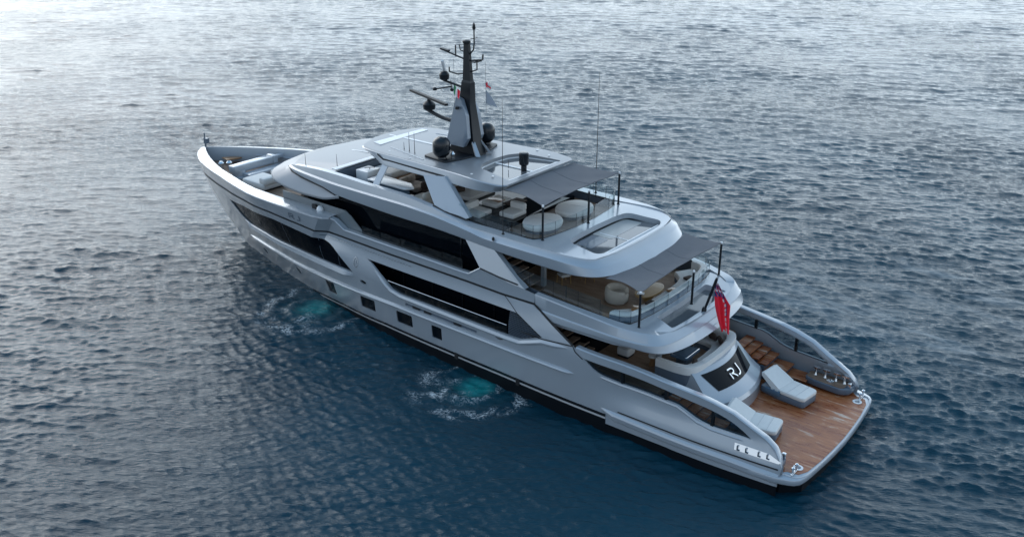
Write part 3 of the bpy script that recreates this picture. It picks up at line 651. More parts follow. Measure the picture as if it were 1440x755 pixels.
aft_poly = tp+[(x, -y) for x, y in reversed(tp[:-1])]+[(14.4, -3.3), (14.0, -3.3), (13.7, -2.95), (13.52, -2.), (13.38, 0), (13.52, 2.), (13.7, 2.95), (14.0, 3.3), (14.4, 3.3)]
surf(aft_poly, [sk_h], zt_aft, "aft_sun_platform", 'paint', sunband, .26)
sgl = MB(); sgl.prism(sk_h, 6.96, 7.06); skl = sgl.build("skylight", 'skylight', sunband)
fr = MB(); fr.box(11.0, 12.6, -.03, .03, 7.06, 7.075); fr.box(10.92, 10.99, -2.5, 2.5, 7.06, 7.12); fr.box(10.66, 10.92, -2.4, 2.4, 7.058, 7.07); fr.build("skylight_frame", 'white', skl)
gl = MB(); gl.prism(rounded([(12.75, -2.35), (12.8, .35), (11.75, .35), (11.75, -2.35)], .12, 3), 7.062, 7.069); gl.build("pale_reflection", 'pale_reflection', skl)  # thin pale sheet imitating a bright reflection in the skylight glass
gl = MB(); gl.prism(rounded([(12.7, .45), (12.72, 1.75), (11.8, 1.9), (11.8, .45)], .15, 3), 7.062, 7.068); gl.build("dark_reflection", 'paint_dk', skl)  # thin dark sheet imitating the dark part of the glass reflection
deck("sun_deck", 'teak', half([(26.75, 3.1), (24, 3.3), (21, 3.5), (18.5, 3.6), (17.4, 3.45), (14.6, 3.45), (14.0, 3.33), (13.72, 2.95), (13.54, 2.), (13.40, 0)]), 6.85, 7.06)
sof = half([(29.6, 3.2), (27, 3.75), (21, 4.1), (14, 4.1), (12, 4.0), (10.7, 3.6), (10.2, 3.1), (9.95, 2.2), (9.75, 1.), (9.7, 0)])
surf(sof, [], lambda x, y: np.interp(x, [9, 13, 16, 21.5, 26, 30], [6.66, 6.70, 6.82, 7.03, 7.26, 7.70]), "sun_deck_soffit", 'paint', Y)
# inner dark face of the forward coaming, cross wall
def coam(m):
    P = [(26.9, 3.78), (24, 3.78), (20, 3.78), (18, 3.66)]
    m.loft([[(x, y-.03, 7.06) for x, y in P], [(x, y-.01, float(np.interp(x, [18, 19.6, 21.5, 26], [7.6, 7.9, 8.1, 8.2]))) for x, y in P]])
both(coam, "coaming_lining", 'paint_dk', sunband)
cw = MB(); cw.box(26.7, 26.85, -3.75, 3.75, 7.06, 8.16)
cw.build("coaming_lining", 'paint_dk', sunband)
# glass fence round the aft sun deck
fp = [(18.2, 3.50, 7.66), (16.6, 3.44, 7.50), (15.3, 3.42, 7.47), (14.55, 3.42, 7.46), (14.0, 3.28, 7.455), (13.7, 2.92, 7.45), (13.56, 2.2, 7.44), (13.42, .75, 7.44)]
fp = fp+[(x, -y, z) for x, y, z in reversed(fp)]
for a, b in zip(fp[:-1], fp[1:]):
    d = np.array([b[0]-a[0], b[1]-a[1]]); d /= np.linalg.norm(d); nn = np.array([-d[1], d[0]])*.007
    g = MB(); q = [(a[0]+d[0]*.01, a[1]+d[1]*.01), (b[0]-d[0]*.01, b[1]-d[1]*.01)]
    v = [(q[0][0]+nn[0], q[0][1]+nn[1], a[2]-.03), (q[1][0]+nn[0], q[1][1]+nn[1], b[2]-.03), (q[1][0]+nn[0], q[1][1]+nn[1], b[2]+.62), (q[0][0]+nn[0], q[0][1]+nn[1], a[2]+.62)]
    w2 = [(x-2*nn[0], y-2*nn[1], z) for x, y, z in v]
    g.add(v+w2, [(0, 1, 2, 3), (7, 6, 5, 4), (3, 2, 6, 7), (0, 4, 5, 1), (0, 3, 7, 4), (1, 5, 6, 2)]); gp = g.build("glass_panel", 'glass', sunband)
    e = MB(); e.tube([(a[0], a[1], a[2]-.02), (b[0], b[1], b[2]-.02)], .022, 6); e.tube([(b[0], b[1], b[2]-.02), (b[0], b[1], b[2]+.62)], .010, 5); e.build("glass_edge", 'black', gp)
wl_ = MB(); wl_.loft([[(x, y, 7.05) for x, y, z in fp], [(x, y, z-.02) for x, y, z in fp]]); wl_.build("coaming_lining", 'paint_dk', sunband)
# wheelhouse roof and visor
VE = spline([(25.9, 4.12, 7.12), (27.1, 4.28, 6.88), (28.5, 4.32, 6.86), (29.74, 4.33, 6.95), (30.68, 4.32, 7.1), (31.25, 4.14, 7.3), (31.55, 3.8, 7.42), (31.75, 3.2, 7.5), (31.98, 2.5, 7.53), (32.1, 1.5, 7.58), (32.18, .7, 7.6), (32.2, 0, 7.6)], 44)
VI = spline([(26.1, 4.02, 7.26), (27.4, 4.02, 7.24), (29, 3.96, 7.36), (30.2, 3.86, 7.48), (30.75, 3.55, 7.6), (31.05, 3.0, 7.68), (31.3, 2.2, 7.74), (31.45, 1.2, 7.78), (31.5, 0, 7.8)], 44)
VT = spline([(26.4, 3.92, 7.5), (27.5, 3.86, 7.62), (28.8, 3.74, 7.72), (29.8, 3.56, 7.80), (30.3, 3.25, 7.88), (30.6, 2.7, 7.95), (30.8, 2.0, 7.99), (30.9, 1, 8.01), (30.95, 0, 8.02)], 44)
VB = spline([(26.6, 3.8, 7.9), (26.7, 3.7, 8.1), (26.75, 3.4, 8.14), (26.8, 3.0, 8.17), (26.85, 2.5, 8.19), (26.9, 2.0, 8.21), (26.9, 1.4, 8.22), (26.9, .7, 8.23), (26.9, 0, 8.23)], 44)
vm = MB()
lowE = VE-np.array([0, 0, .07]); low2 = VE*np.array([.985, .8, 1])-np.array([0, 0, .12]); rnd = VE*.96+VI*.04+np.array([0, 0, .035])
mid = VI*.06+VT*.94-np.array([0, 0, .035]); mid2 = VT*.5+VB*.5+np.array([0, 0, .01])
vm.loft([low2, lowE, VE, rnd, VI, mid, VT, mid2, VB]); vm.mirror(); roof = vm.build("wheelhouse_roof", 'silver', Y, 11)
both(lambda m: m.tube([(30.62, 3.40, 7.73), (30.0, 3.73, 7.63), (29.0, 3.93, 7.53), (27.1, 4.12, 7.40), (26.2, 4.14, 7.20)], .035, 6), "panel_groove", 'blackmat', sunband)
rl = MB(); rl.tube([(31.2, 2.6, 7.85), (29.4, 2.5, 8.06)], .03, 6)
fl = MB(); fl.box(26.78, 27.12, -3.4, 3.4, 8.2, 8.26); fl.build("coaming_cap", 'white', roof)
seam = MB()
P = spline([(31.1, .0, 7.915), (30.2, 0, 8.04), (29.6, 0, 8.09), (28, 0, 8.2), (27.1, 0, 8.24)], 10)
seam.loft([[(x, y+.05, z) for x, y, z in P], [(x, y-.05, z) for x, y, z in P]]); seam.build("roof_seam", 'white', roof)

# ------------------------------------------------------------------ upper deck overhang (band), closed round the stern
UK = [(13.0, 4.44, 4.30, 4.70, 5.42, .03, .01, .25), (11.2, 4.43, 4.30, 4.64, 5.26, .02, .05, .3), (9.2, 4.40, 4.28, 4.58, 5.06, -.02, .14, .4), (8.3, 4.26, 4.22, 4.52, 4.96, -.03, .18, .45), (7.5, 4.02, 4.14, 4.48, 4.90, .02, .22, .5), (7.0, 3.62, 4.10, 4.46, 4.82, .10, .30, .4), (6.78, 3.0, 4.08, 4.46, 4.76, .20, .35, .3), (6.66, 2.1, 4.07, 4.46, 4.70, .27, .35, .2), (6.6, 1.0, 4.06, 4.46, 4.68, .30, .35, .2), (6.58, 0, 4.06, 4.46, 4.68, .31, .35, .2)]
def uksec(c, n):
    x, y, zb, zk, zt, bo, to, w = c; P = lambda o, z: (x+n[0]*o, y+n[1]*o, z)
    return [P(-1., zb+.05), P(bo-.05, zb), P(bo, zb+.05), P(.01, zk-.04), P(0, zk), P(-.05, zk+.04), P(-to*.85, zt-.05), P(-to-.02, zt), P(-to-w, zt+.02), P(-to-w-.02, 4.3)]
C2, secs2 = band_loft(UK, uksec, 90)
um = MB(); um.loft(secs2); upband = um.build("upper_deck_fascia", 'paint', Y, 28)
def zup(x, y): return np.interp(x, [6.8, 7.2, 8.0, 8.4], [4.72, 4.76, 4.92, 4.93])
rim = [(8.5, 3.78), (7.8, 3.65), (7.3, 3.2), (7.05, 2.6), (6.93, 1.6), (6.87, .8), (6.86, 0)]
gp_ = [(8.30, 0), (8.32, 1.0), (8.36, 2.0), (8.45, 2.9), (8.6, 3.5), (8.7, 3.7)]
holeU = rounded([(8.12, 2.2), (7.18, 2.45), (7.02, 1.2), (6.98, 0), (7.02, -1.2), (7.18, -2.45), (8.12, -2.2), (8.06, 0)], [.12, .15, .3, 0, .3, .15, .12, 0], 4)
pu = [(x, y) for x, y in rim]+[(x, -y) for x, y in reversed(rim[:-1])]+[(x, -y) for x, y in reversed(gp_)]+gp_[1:]
surf(pu, [holeU], lambda x, y: zup(x, y), "aft_upper_slope", 'paint', upband, .3)
hm_ = MB(); hm_.add([(8.2, -2.4, 4.66), (7.0, -2.5, 4.56), (7.0, 2.5, 4.56), (8.2, 2.4, 4.66), (8.2, -2.4, 4.5), (7.0, -2.5, 4.5), (7.0, 2.5, 4.5), (8.2, 2.4, 4.5)], [(0, 1, 2, 3), (7, 6, 5, 4), (0, 4, 5, 1), (1, 5, 6, 2), (2, 6, 7, 3), (3, 7, 4, 0)]); hm_.build("skylight", 'skylight', upband)
gp2 = [(15.6, 4.02, 5.72), (13.6, 4.06, 5.48), (12.3, 4.03, 5.36), (11.0, 3.98, 5.24), (9.9, 3.92, 5.13), (9.0, 3.80, 5.03), (8.62, 3.5, 4.96), (8.48, 2.9, 4.94), (8.38, 2.0, 4.93), (8.33, .9, 4.93)]
gp2 = gp2+[(x, -y, z) for x, y, z in reversed(gp2)]
for i, (a, b) in enumerate(zip(gp2[:-1], gp2[1:])):
    d = np.array([b[0]-a[0], b[1]-a[1]]); d /= np.linalg.norm(d); nn = np.array([-d[1], d[0]])*.007
    hgt = .72 if abs(a[0]-b[0]) > .6 and max(a[0], b[0]) > 10.5 else .55
    g = MB(); v = [(a[0]+nn[0]+d[0]*.01, a[1]+nn[1]+d[1]*.01, a[2]-.03), (b[0]+nn[0]-d[0]*.01, b[1]+nn[1]-d[1]*.01, b[2]-.03), (b[0]+nn[0]-d[0]*.01, b[1]+nn[1]-d[1]*.01, b[2]+hgt), (a[0]+nn[0]+d[0]*.01, a[1]+nn[1]+d[1]*.01, a[2]+hgt)]
    w2 = [(x-2*nn[0], y-2*nn[1], z) for x, y, z in v]
    g.add(v+w2, [(0, 1, 2, 3), (7, 6, 5, 4), (3, 2, 6, 7), (0, 4, 5, 1), (0, 3, 7, 4), (1, 5, 6, 2)]); gg = g.build("glass_panel", 'glass', upband)
    e = MB(); e.tube([(a[0], a[1], a[2]-.01), (b[0], b[1], b[2]-.01)], .02, 6); e.tube([(b[0], b[1], b[2]), (b[0], b[1], b[2]+hgt)], .009, 5); e.build("glass_edge", 'black', gg)
deck("upper_aft_deck", 'teak_lifted', half([(16.5, 4.05), (13.0, 4.02), (9.9, 3.9), (9.0, 3.78), (8.65, 3.5), (8.5, 2.9), (8.4, 2.), (8.34, 0)]), 4.28, 4.46, upband)
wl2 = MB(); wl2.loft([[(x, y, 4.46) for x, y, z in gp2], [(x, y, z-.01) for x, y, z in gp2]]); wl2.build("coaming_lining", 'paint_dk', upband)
sfm = MB(); sfm.prism(half([(13.2, 4.3), (9, 4.2), (7.6, 3.8), (6.9, 3.2), (6.55, 2.0), (6.4, 0)]), 4.12, 4.27); sfm.build("upper_deck_soffit", 'paint', upband)
# aft bulkheads and stairs
for k in range(7): both(lambda m: m.box(15.75-.30*k, 16.1-.30*k, 2.45, 3.35, 6.35-.27*k, 6.41-.27*k), "stair_tread", 'teak', Y)
for k in range(8): both(lambda m: m.box(12.35-.30*k, 12.7-.30*k, 2.75, 3.7, 3.9-.24*k, 3.96-.24*k), "stair_tread", 'teak', Y)
both(lambda m: m.box(14.45, 14.65, 1.62, 1.80, 4.46, 6.75), "deck_post", 'paint', Y)
both(lambda m: m.box(8.2, 8.38, 1.35, 1.55, 2.1, 4.2), "deck_post", 'paint', Y)
bar = MB(); bar.rbox(9.9, 10.4, .8, 1.7, 2.1, 3.0, .04)
# hatch, bollards on the platform
def cleat(m, x, y, z):
    m.rbox(x-.05, x+.05, y-.28, y+.28, z, z+.05, .015)
    for s in (-.17, .17): m.lathe([(.045, .03), (.04, .22), (.07, .26), (.07, .32), (.03, .35)], (x, y+s, z), 12)
both(lambda m: cleat(m, .80, 3.62, .89), "mooring_bollard", 'chrome', Y)
both(lambda m: (m.lathe([(.20, 0), (.20, .02), (.12, .025), (.11, .005), (.0, .005)], (.82, 3.2, .888), 20),), "deck_hatch", 'white', Y)
both(lambda m: (m.lathe([(.10, 0), (.10, .012), (.0, .013)], (.82, 3.2, .896), 16),), "deck_hatch_lid", 'paint_dk', Y)
tr = MB(); tr.box(.10, .16, -.2, .2, .5, .62)
pr_ = MB()
P = spline([(1.15, 3.98, .88), (.62, 3.9, .88), (.38, 3.5, .88), (.25, 2.4, .88), (.17, 1.2, .88), (.13, 0, .88)], 24)
for _ in (0,): pr_.tube(P, .035, 6)
pr_.mirror(); pr_.build("platform_rim", 'paint', hull)
# mooring niches in both wings
def niche(m):
    q = [(3.12, 1.66), (1.72, 1.62), (1.18, 1.44), (1.28, 1.36), (3.08, 1.40)]
    a = [(x, float(hb(x, z))+.012, z) for x, z in q]; m.add(a, [tuple(range(5))])
both(niche, "mooring_niche", 'chrome', hull)
for x in (2.95, 2.6, 2.1, 1.75):
    def niche_r(m):
        y = float(hb(x, 1.5))+.02
        m.prism([(x-.03, y-.02), (x+.03, y-.02), (x+.03, y+.05), (x-.03, y+.05)], 1.42, 1.62); m.box(x-.10, x+.04, y-.02, y+.03, 1.40, 1.46)
    both(niche_r, "fairlead_roller", 'steel', hull)
def nbox(m):
    P = rounded([(3.35, 4.0), (3.35, 3.35), (2.9, 3.2), (1.6, 3.1), (1.25, 3.35), (1.2, 4.0)], [.05, .15, .2, .3, .2, .05], 5); m.prism(P, .98, 1.28, .04)
both(nbox, "mooring_shelf", 'paint_dk', Y)
both(lambda m: m.prism(rounded([(3.3, 3.95), (3.3, 3.4), (2.9, 3.26), (1.65, 3.17), (1.5, 3.3), (1.5, 3.95)], .1, 4), 1.28, 1.30), "mooring_shelf_deck", 'teak', Y)
for x in (3.0, 2.55, 2.05, 1.65):
    both(lambda m: (m.lathe([(.09, 0), (.06, .05), (.05, .3), (.10, .34), (.10, .40)], (x, 3.72, 1.30), 12), m.box(x-.20, x+.12, 3.64, 3.80, 1.62, 1.69)), "fairlead_roller", 'chrome', Y)
both(lambda m: m.lathe([(.16, 0), (.16, .08), (.10, .1), (.08, .02), (0, .02)], (2.2, 3.42, 1.30), 16), "capstan", 'chrome', Y)
both(lambda m: m.rbox(1.25, 1.42, 3.42, 3.56, 1.28, 1.52, .03), "chock", 'chrome', Y)
# ------------------------------------------------------------------ transom block with the monogram, stairs
tb = MB()
def bx(y): return .11*y*y
rows = []
hw = lambda z: 2.45-.38*max(0, (z-.9)/1.85)
prof = [(4.42, .86), (4.42, 1.45), (4.52, 1.62), (4.72, 1.74), (5.0, 1.95), (5.72, 2.62), (5.9, 2.74), (6.2, 2.75)]
for yy in np.linspace(-1, 1, 25):
    rows.append([(x+bx(yy*hw(z)), yy*hw(z), z) for x, z in prof])
tb.loft(rows)
for yy in (-1, 1):
    tb.add([(x+bx(hw(z)), yy*hw(z), z) for x, z in prof]+[(7.2, yy*hw(2.7), 2.7), (7.2, yy*2.4, .86)], [tuple(range(len(prof)+2))])
block = tb.build("transom_block", 'paint', Y, 25)
def onpanel(s, y, off=0.):   # s 0 bottom .. 1 top of the glazed panel
    x = 5.0+.72*s; z = 1.95+.67*s
    return (x+bx(y)-.68*off, y, z+.73*off)
pm = MB(); rows = []
for k in np.linspace(-1, 1, 21):
    rows.append([onpanel(s, k*(1.50+.28*s), .02) for s in (0.02, .25, .5, .75, .98)])
pm.loft(rows); panel = pm.build("transom_panel", 'darkglass', block)
sm_ = MB()
for yk in (.95, -.75): sm_.loft([[onpanel(s, yk*(1+.15*s)+.008, .026) for s in (-.45, -.2, 0, .5, 1, 1.2)], [onpanel(s, yk*(1+.15*s)-.008, .026) for s in (-.45, -.2, 0, .5, 1, 1.2)]])
lm = MB()
def stroke(pts, w=.08):
    P = np.array(pts, float); t = np.gradient(P, axis=0); t /= np.linalg.norm(t, axis=1, keepdims=True); n = np.stack([-t[:, 1], t[:, 0]], 1)
    H = .95
    f = lambda q, o: onpanel((.12+q[1]*.80)/H, -q[0]*.80, o)
    A, B = P+n*w/2, P-n*w/2
    lm.loft([[f(a, .09), f(b, .09), f(b, .03), f(a, .03)] for a, b in zip(A, B)], True, True)
# letters, u to the right and v up on the panel
stroke([(-.52, .10), (-.52, .46)]); stroke([(-.56, .66), (-.30, .66), (-.16, .63), (-.10, .56), (-.10, .48), (-.16, .41), (-.30, .38)]); stroke([(-.34, .38), (-.22, .30), (-.04, .10)]); stroke([(-.40, .38), (-.28, .38)])
stroke([(.42, .72), (.42, .30), (.38, .20), (.30, .14), (.20, .12), (.10, .12)])
lm.build("monogram", 'chrome', block)
# monogram set in the bow bulwark
for sgn in (1, -1):
    bmn = MB(); xm = lambda x: 28.75+(x-28.75)*sgn
    for pts_ in ([(29.2, 5.44), (29.2, 5.74), (28.92, 5.74)], [(28.86, 5.74), (28.86, 5.62), (29.12, 5.60)], [(29.0, 5.58), (28.84, 5.44)], [(28.36, 5.75), (28.36, 5.46), (28.62, 5.44)]):
        ribbon(bmn, [(xm(x), z) for x, z in pts_], .06, off=.025, d=.5)
    (bmn if sgn > 0 else bmn.mirrored()).build("monogram", 'paint_dk', hull)
cr = MB(); 
pts = [(24.6+.15*math.cos(a), 3.95+.26*math.sin(a)) for a in np.linspace(0, 2*math.pi, 24)]
ribbon(cr, pts, .035, off=.03, d=.05); ribbon(cr, [(24.60, 4.08), (24.60, 3.84)], .05, .03); cr.mirror(); cr.build("crest", 'steel', hull)
for k in range(4): both(lambda m: m.box(4.9+.42*k, 5.35+.42*k, 2.55, 3.95, 1.44+.15*(k+1), 1.5+.15*(k+1)), "stair_tread", 'teak_wet', Y)
both(lambda m: m.box(4.15, 5.0, 2.5, 4.0, 1.28, 1.34), "stair_tread", 'teak_wet', Y)
both(lambda m: m.box(3.2, 4.3, 3.1, 4.0, 1.04, 1.10), "stair_tread", 'teak_wet', Y)
both(lambda m: (m.box(4.2, 7.3, 2.5, 4.05, .87, 1.27), m.box(5.0, 7.3, 2.5, 4.02, 1.2, 1.55)), "stair_base", 'paint_dk', Y)
sw = MB(); sw.prism([(7.4, 2.5), (7.4, 2.3), (8.7, 1.5), (8.9, 1.6), (8.9, 1.9)], 2.1, 2.62, .03)

# ------------------------------------------------------------------ hardtop and mast
T = spline([(15.98, 0), (16.0, 1.4), (16.05, 2.55), (16.35, 2.85), (17.6, 3.0), (19.2, 2.85), (22, 2.72), (24.5, 2.66), (25.7, 2.45), (26.2, 1.6), (26.5, .7), (26.55, 0)], 70)
B = spline([(16.5, 0), (16.5, 1.4), (16.5, 2.45), (16.8, 2.80), (17.8, 3.05), (19.2, 2.98), (22, 2.92), (23.6, 2.88), (24.5, 2.55), (24.9, 1.6), (25.2, .7), (25.25, 0)], 70)
def ringz(P, z): return [(x, y, z) for x, y in P]
zt = lambda x: 9.43-.10*np.clip((18-x)/2, 0, 1)+.02*np.clip((x-20)/5, 0, 1)
ht = MB()
lip = T*.93+B*.07
ht.loft([ringz(B*np.array([1, .8]), 8.98), ringz(B, 8.93), [(x, y, 8.97) for x, y in B*1.0], [(x, y, z) for (x, y), z in zip(lip, zt(lip[:, 0])-.09)], [(x, y, z) for (x, y), z in zip(T, zt(T[:, 0])-.03)], [(x-(.05 if x > 25 else 0), y*.985, z) for (x, y), z in zip(T, zt(T[:, 0]))]])
ht.mirror(); hard = ht.build("hardtop", 'paint', Y, 30)
Ti = T*np.array([1, .985]); full = [(x, y) for x, y in Ti if x < 26.5]+[(26.5, 0)]
full = np.array(full+[(x, -y) for x, y in reversed(full[1:-1])]); full[:, 0] = np.where(full[:, 0] > 25, full[:, 0]-.05, full[:, 0])
rec = rounded([(18.95, 0), (18.85, 1.0), (18.5, 1.6), (16.35, 2.05), (16.3, 0), (16.35, -2.05), (18.5, -1.6), (18.85, -1.0)], [0, .2, .3, .1, 0, .1, .3, .2], 4)
surf(full, [rec], lambda x, y: zt(x)+.05*(1-(np.asarray(y)/3.1)**2), "hardtop_roof", 'silver', hard, .18, .5)
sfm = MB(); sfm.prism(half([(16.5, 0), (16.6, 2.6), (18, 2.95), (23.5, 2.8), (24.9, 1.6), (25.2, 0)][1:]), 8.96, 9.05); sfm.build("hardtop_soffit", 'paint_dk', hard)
rs = MB(); rs.prism(rec, 9.15, 9.26); rsk = rs.build("hardtop_skylight", 'skylight', hard)
fr = MB(); fr.box(16.5, 18.8, -.06, .06, 9.26, 9.30); fr.box(16.4, 16.5, -1.95, 1.95, 9.26, 9.33); fr.box(16.15, 16.3, -2.05, 2.05, 9.2, 9.36)
ff = dens(rec, .3)
fr.tube(np.concatenate([[(x, y, 9.27) for x, y in ff], [(ff[0][0], ff[0][1], 9.27)]]), .04, 5); fr.build("skylight_frame", 'white', rsk)
# roof windows forward
rw = MB(); rw.prism(rounded([(25.75, 1.6), (25.6, -1.9), (25.2, -1.95), (25.1, 1.75)], .05, 3), 9.46, 9.515); rw.build("roof_panel", 'white', hard)
rw = MB(); rw.box(21.9, 25.1, -.09, .09, 9.46, 9.515); rw.box(25.7, 26.2, -.05, .05, 9.46, 9.50); rw.build("roof_panel", 'white', hard)
rw = MB(); rw.tube([(24.4, 1.7, 9.49), (21.6, 2.25, 9.47)], .025, 5); rw.mirror(); rw.build("roof_rail", 'white', hard)
both(lambda m: (lambda yy: m.loft([[(x, y+.018, z) for x, y, z in yy], [(x, y+.03, z-.09) for x, y, z in yy]]))([(24.35, 2.70, 9.42), (23.9, 2.76, 9.24), (22, 2.81, 9.21), (20, 2.88, 9.20), (19.55, 2.93, 9.20)]), "panel_groove", 'blackmat', hard)
# supports
def hpil(m):
    q = [(20.95, 2.93, 8.98), (19.5, 2.98, 9.2), (17.45, 3.62, 8.0-.24), (17.6, 3.7, 7.70), (18.9, 3.78, 7.86), (19.5, 3.76, 8.0)]
    a = [(x, y+.03, z) for x, y, z in q]; b = [(x, y-.22, z) for x, y, z in q]; n = 6
    m.add(a+b, [tuple(range(n)), tuple(range(n, 2*n))[::-1]]+[(i, (i+1) % n, n+(i+1) % n, n+i) for i in range(n)])
    m.add([(20.2, 3.0, 9.05), (19.5, 3.04, 9.18), (17.55, 3.70, 7.74), (18.55, 3.86, 7.85)], [(0, 1, 2, 3)])
both(hpil, "hardtop_pillar", 'paint', Y, 15)
both(lambda m: m.tube([(19.5, 3.87, 7.99), (18.8, 3.88, 7.84), (17.5, 3.70, 7.66)], .04, 6), "panel_groove", 'blackmat', sunband)
both(lambda m: m.add([(23.9, 2.78, 9.0), (23.5, 2.78, 9.0), (23.35, 3.72, 7.95+.2), (23.75, 3.72, 8.15), (23.9, 2.70, 9.0), (23.5, 2.70, 9.0), (23.35, 3.62, 8.15), (23.75, 3.62, 8.15)], [(0, 1, 2, 3), (7, 6, 5, 4), (0, 4, 5, 1), (1, 5, 6, 2), (2, 6, 7, 3), (3, 7, 4, 0)]), "hardtop_post", 'paint', Y)
# mast
pl = rounded([(22.0, 0), (21.95, 1.85), (20.35, 2.05), (19.95, .9), (19.9, 0), (19.95, -.9), (20.35, -2.05), (21.95, -1.85)], [0, .15, .2, .3, 0, .3, .2, .15], 4)
mm = MB(); mm.prism(pl, 9.44, 9.56, .03); mast = mm.build("mast", 'carbon', Y)
core = MB()
sec = lambda z, x0, x1, w: [(x0, -w, z), (x1, -w*.8, z), (x1, w*.8, z), (x0, w, z)]
core.loft([sec(9.5, 19.75, 21.6, .36), sec(10.3, 20.0, 21.45, .32), sec(12.0, 20.26, 21.0, .22), sec(13.05, 20.25, 20.85, .17), sec(13.15, 20.30, 20.80, .12), sec(14.9, 20.42, 20.72, .085)], True, True)
core.build("mast_column", 'carbon', mast, 20)
def fair(m):
    q = [(21.55, .50, 9.95), (20.95, .34, 12.35), (20.6, .36, 12.25), (20.25, .42, 11.5), (20.1, .50, 10.4), (20.35, .54, 9.95)]
    n = 6; a = [(x, y+.12, z) for x, y, z in q]; b = [(x, y-.12, z) for x, y, z in q]
    m.add(a+b, [tuple(range(n)), tuple(range(n, 2*n))[::-1]]+[(i, (i+1) % n, n+(i+1) % n, n+i) for i in range(n)])
both(fair, "mast_fairing", 'fairing', mast, 10)
both(lambda m: m.add([(20.05, .34, 10.2), (19.95, .24, 10.2), (19.45, .42, 9.57), (19.62, .56, 9.57), (20.15, .3, 10.2), (20.05, .2, 10.2), (19.6, .38, 9.57), (19.75, .5, 9.57)], [(0, 1, 2, 3), (7, 6, 5, 4), (0, 4, 5, 1), (1, 5, 6, 2), (2, 6, 7, 3), (3, 7, 4, 0)]), "mast_foot", 'paint', mast)
def dome_prof(r): return [(r*.55, 0), (r*.5, .08), (r*.8, .2), (r, .35), (r, .8), (r*.92, .95), (r*.72, 1.07), (r*.42, 1.15), (0, 1.18)]
for sgn in (1, -1):
    d = MB(); d.lathe([(r_, z*.92) for r_, z in dome_prof(.44)], (20.85, 1.72*sgn, 9.56), 24); d.build("satellite_dome", 'radome', mast)
sp = MB(); sp.lathe([(.10, 0), (.10, .25), (.14, .3), (.14, .42), (.05, .5)], (21.6, 1.25, 9.56), 12); sp.lathe([(.10, 0), (.10, .1), (.13, .2), (.05, .32)], (20.45, 1.35, 9.56), 12); sp.build("horn", 'chrome', mast)
# radar scanners
ar = MB(); ar.tube(spline([(20.9, 0, 10.95), (22.0, 0, 10.98), (22.9, 0, 11.15), (23.5, 0, 11.35)], 10), [.13, .12, .11, .10, .1, .1, .1, .1, .1, .1], 8); ar.lathe([(.16, 0), (.30, .05), (.33, .3), (.22, .42), (.1, .48), (.1, .56)], (23.2, 0, 11.28), 16)
rad = ar.build("radar", 'carbon', mast)
dv = np.array([3.7, -1.3, 0]); dv /= np.linalg.norm(dv); nv = np.array([-dv[1], dv[0], 0])
sc = MB(); sc.obox((23.25, -.3+.3, 11.92), dv*1.95, nv*.09, np.array([0, 0, .055])); sc.build("scanner", 'blackmat', rad)
ar = MB(); ar.tube([(20.9, 0, 12.75), (22.1, .05, 12.95)], .06, 8); ar.lathe([(.12, 0), (.24, .08), (.26, .3), (.15, .45)], (22.05, .05, 12.95), 14); ar.tube([(21.6, 0, 12.7), (22.3, .5, 12.55)], .035, 6); ar.lathe([(.1, 0), (.12, .1), (.05, .15)], (22.3, .5, 12.5), 10); ar.tube([(21.5, .1, 12.75), (21.3, .4, 12.7), (21.3, .4, 13.1)], .02, 6); ar.lathe([(.08, 0), (.1, .1), (.04, .14)], (21.2, .45, 12.6), 10)
rad = ar.build("radar", 'carbon', mast)
sc = MB(); sc.obox((22.05, .05, 13.55), np.array([-.12, .25, .42]), np.array([.05, .02, 0]), np.array([0, .03, -.03])); sc.build("scanner", 'white', rad)
ca = MB(); ca.tube([(22.05, 0, 14.42), (21.2, 0, 14.24), (20.5, 0, 14.1), (19.7, 0, 14.22), (19.58, 0, 14.25), (19.56, 0, 14.5)], .04, 6); ca.tube([(21.75, 0, 13.42), (21.2, 0, 13.36), (20.55, 0, 13.5), (19.95, 0, 13.72), (19.95, 0, 14.1)], .035, 6); ca.tube([(21.75, 0, 13.42), (21.75, 0, 13.65)], .035, 6)
ca.obox((22.0, 0, 14.46), (.25, 0, .03), (0, .1, 0), (0, 0, .04)); ca.tube([(21.3, 0, 14.2), (21.3, 0, 14.75)], .035, 6); ca.obox((19.95, 0, 14.12), (.1, 0, 0), (0, .25, 0), (0, 0, .03))
ca.tube([(20.45, 0, 14.35), (20.15, 0, 14.65), (20.1, 0, 14.95), (20.1, 0, 15.75)], .035, 6); ca.tube([(20.6, 0, 14.5), (21.0, 0, 14.55), (21.05, 0, 14.8)], .03, 6); ca.lathe([(.05, 0), (.09, .08), (.06, .25), (0, .36)], (20.1, 0, 15.6), 8); ca.tube([(20.1, -.25, 15.2), (20.1, .25, 15.2)], .02, 6); ca.lathe([(.16, 0), (.2, .04), (.2, .14), (.1, .18)], (20.58, 0, 14.9), 12)
ca.build("crosstree", 'carbon', mast)
lm2 = MB(); lm2.tube([(20.9, .42, 11.9), (20.75, .62, 11.85)], .05, 6); lm2.lathe([(.1, 0), (.1, .12)], (20.75, .62, 11.8), 10); lm2.build("mast_light", 'black', mast)
both(lambda m: (m.tube([(15.36, 3.73, 7.45), (15.36, 3.73, 7.75), (15.36, 3.73, 13.6)], [.035, .022, .008], 6), m.lathe([(.09, 0), (.05, .08)], (15.36, 3.73, 7.45), 10)), "whip_antenna", 'blackmat', Y)
for x, y, h in ((23.58, 1.56, .45), (23.14, 1.63, 1.05), (22.66, 1.74, 1.12)):
    a = MB(); a.tube([(x, y, 9.42), (x, y, 9.42+h)], [.02, .008], 5); a.lathe([(.05, 0), (.03, .05)], (x, y, 9.44), 8); a.build("whip_antenna", 'blackmat', hard)
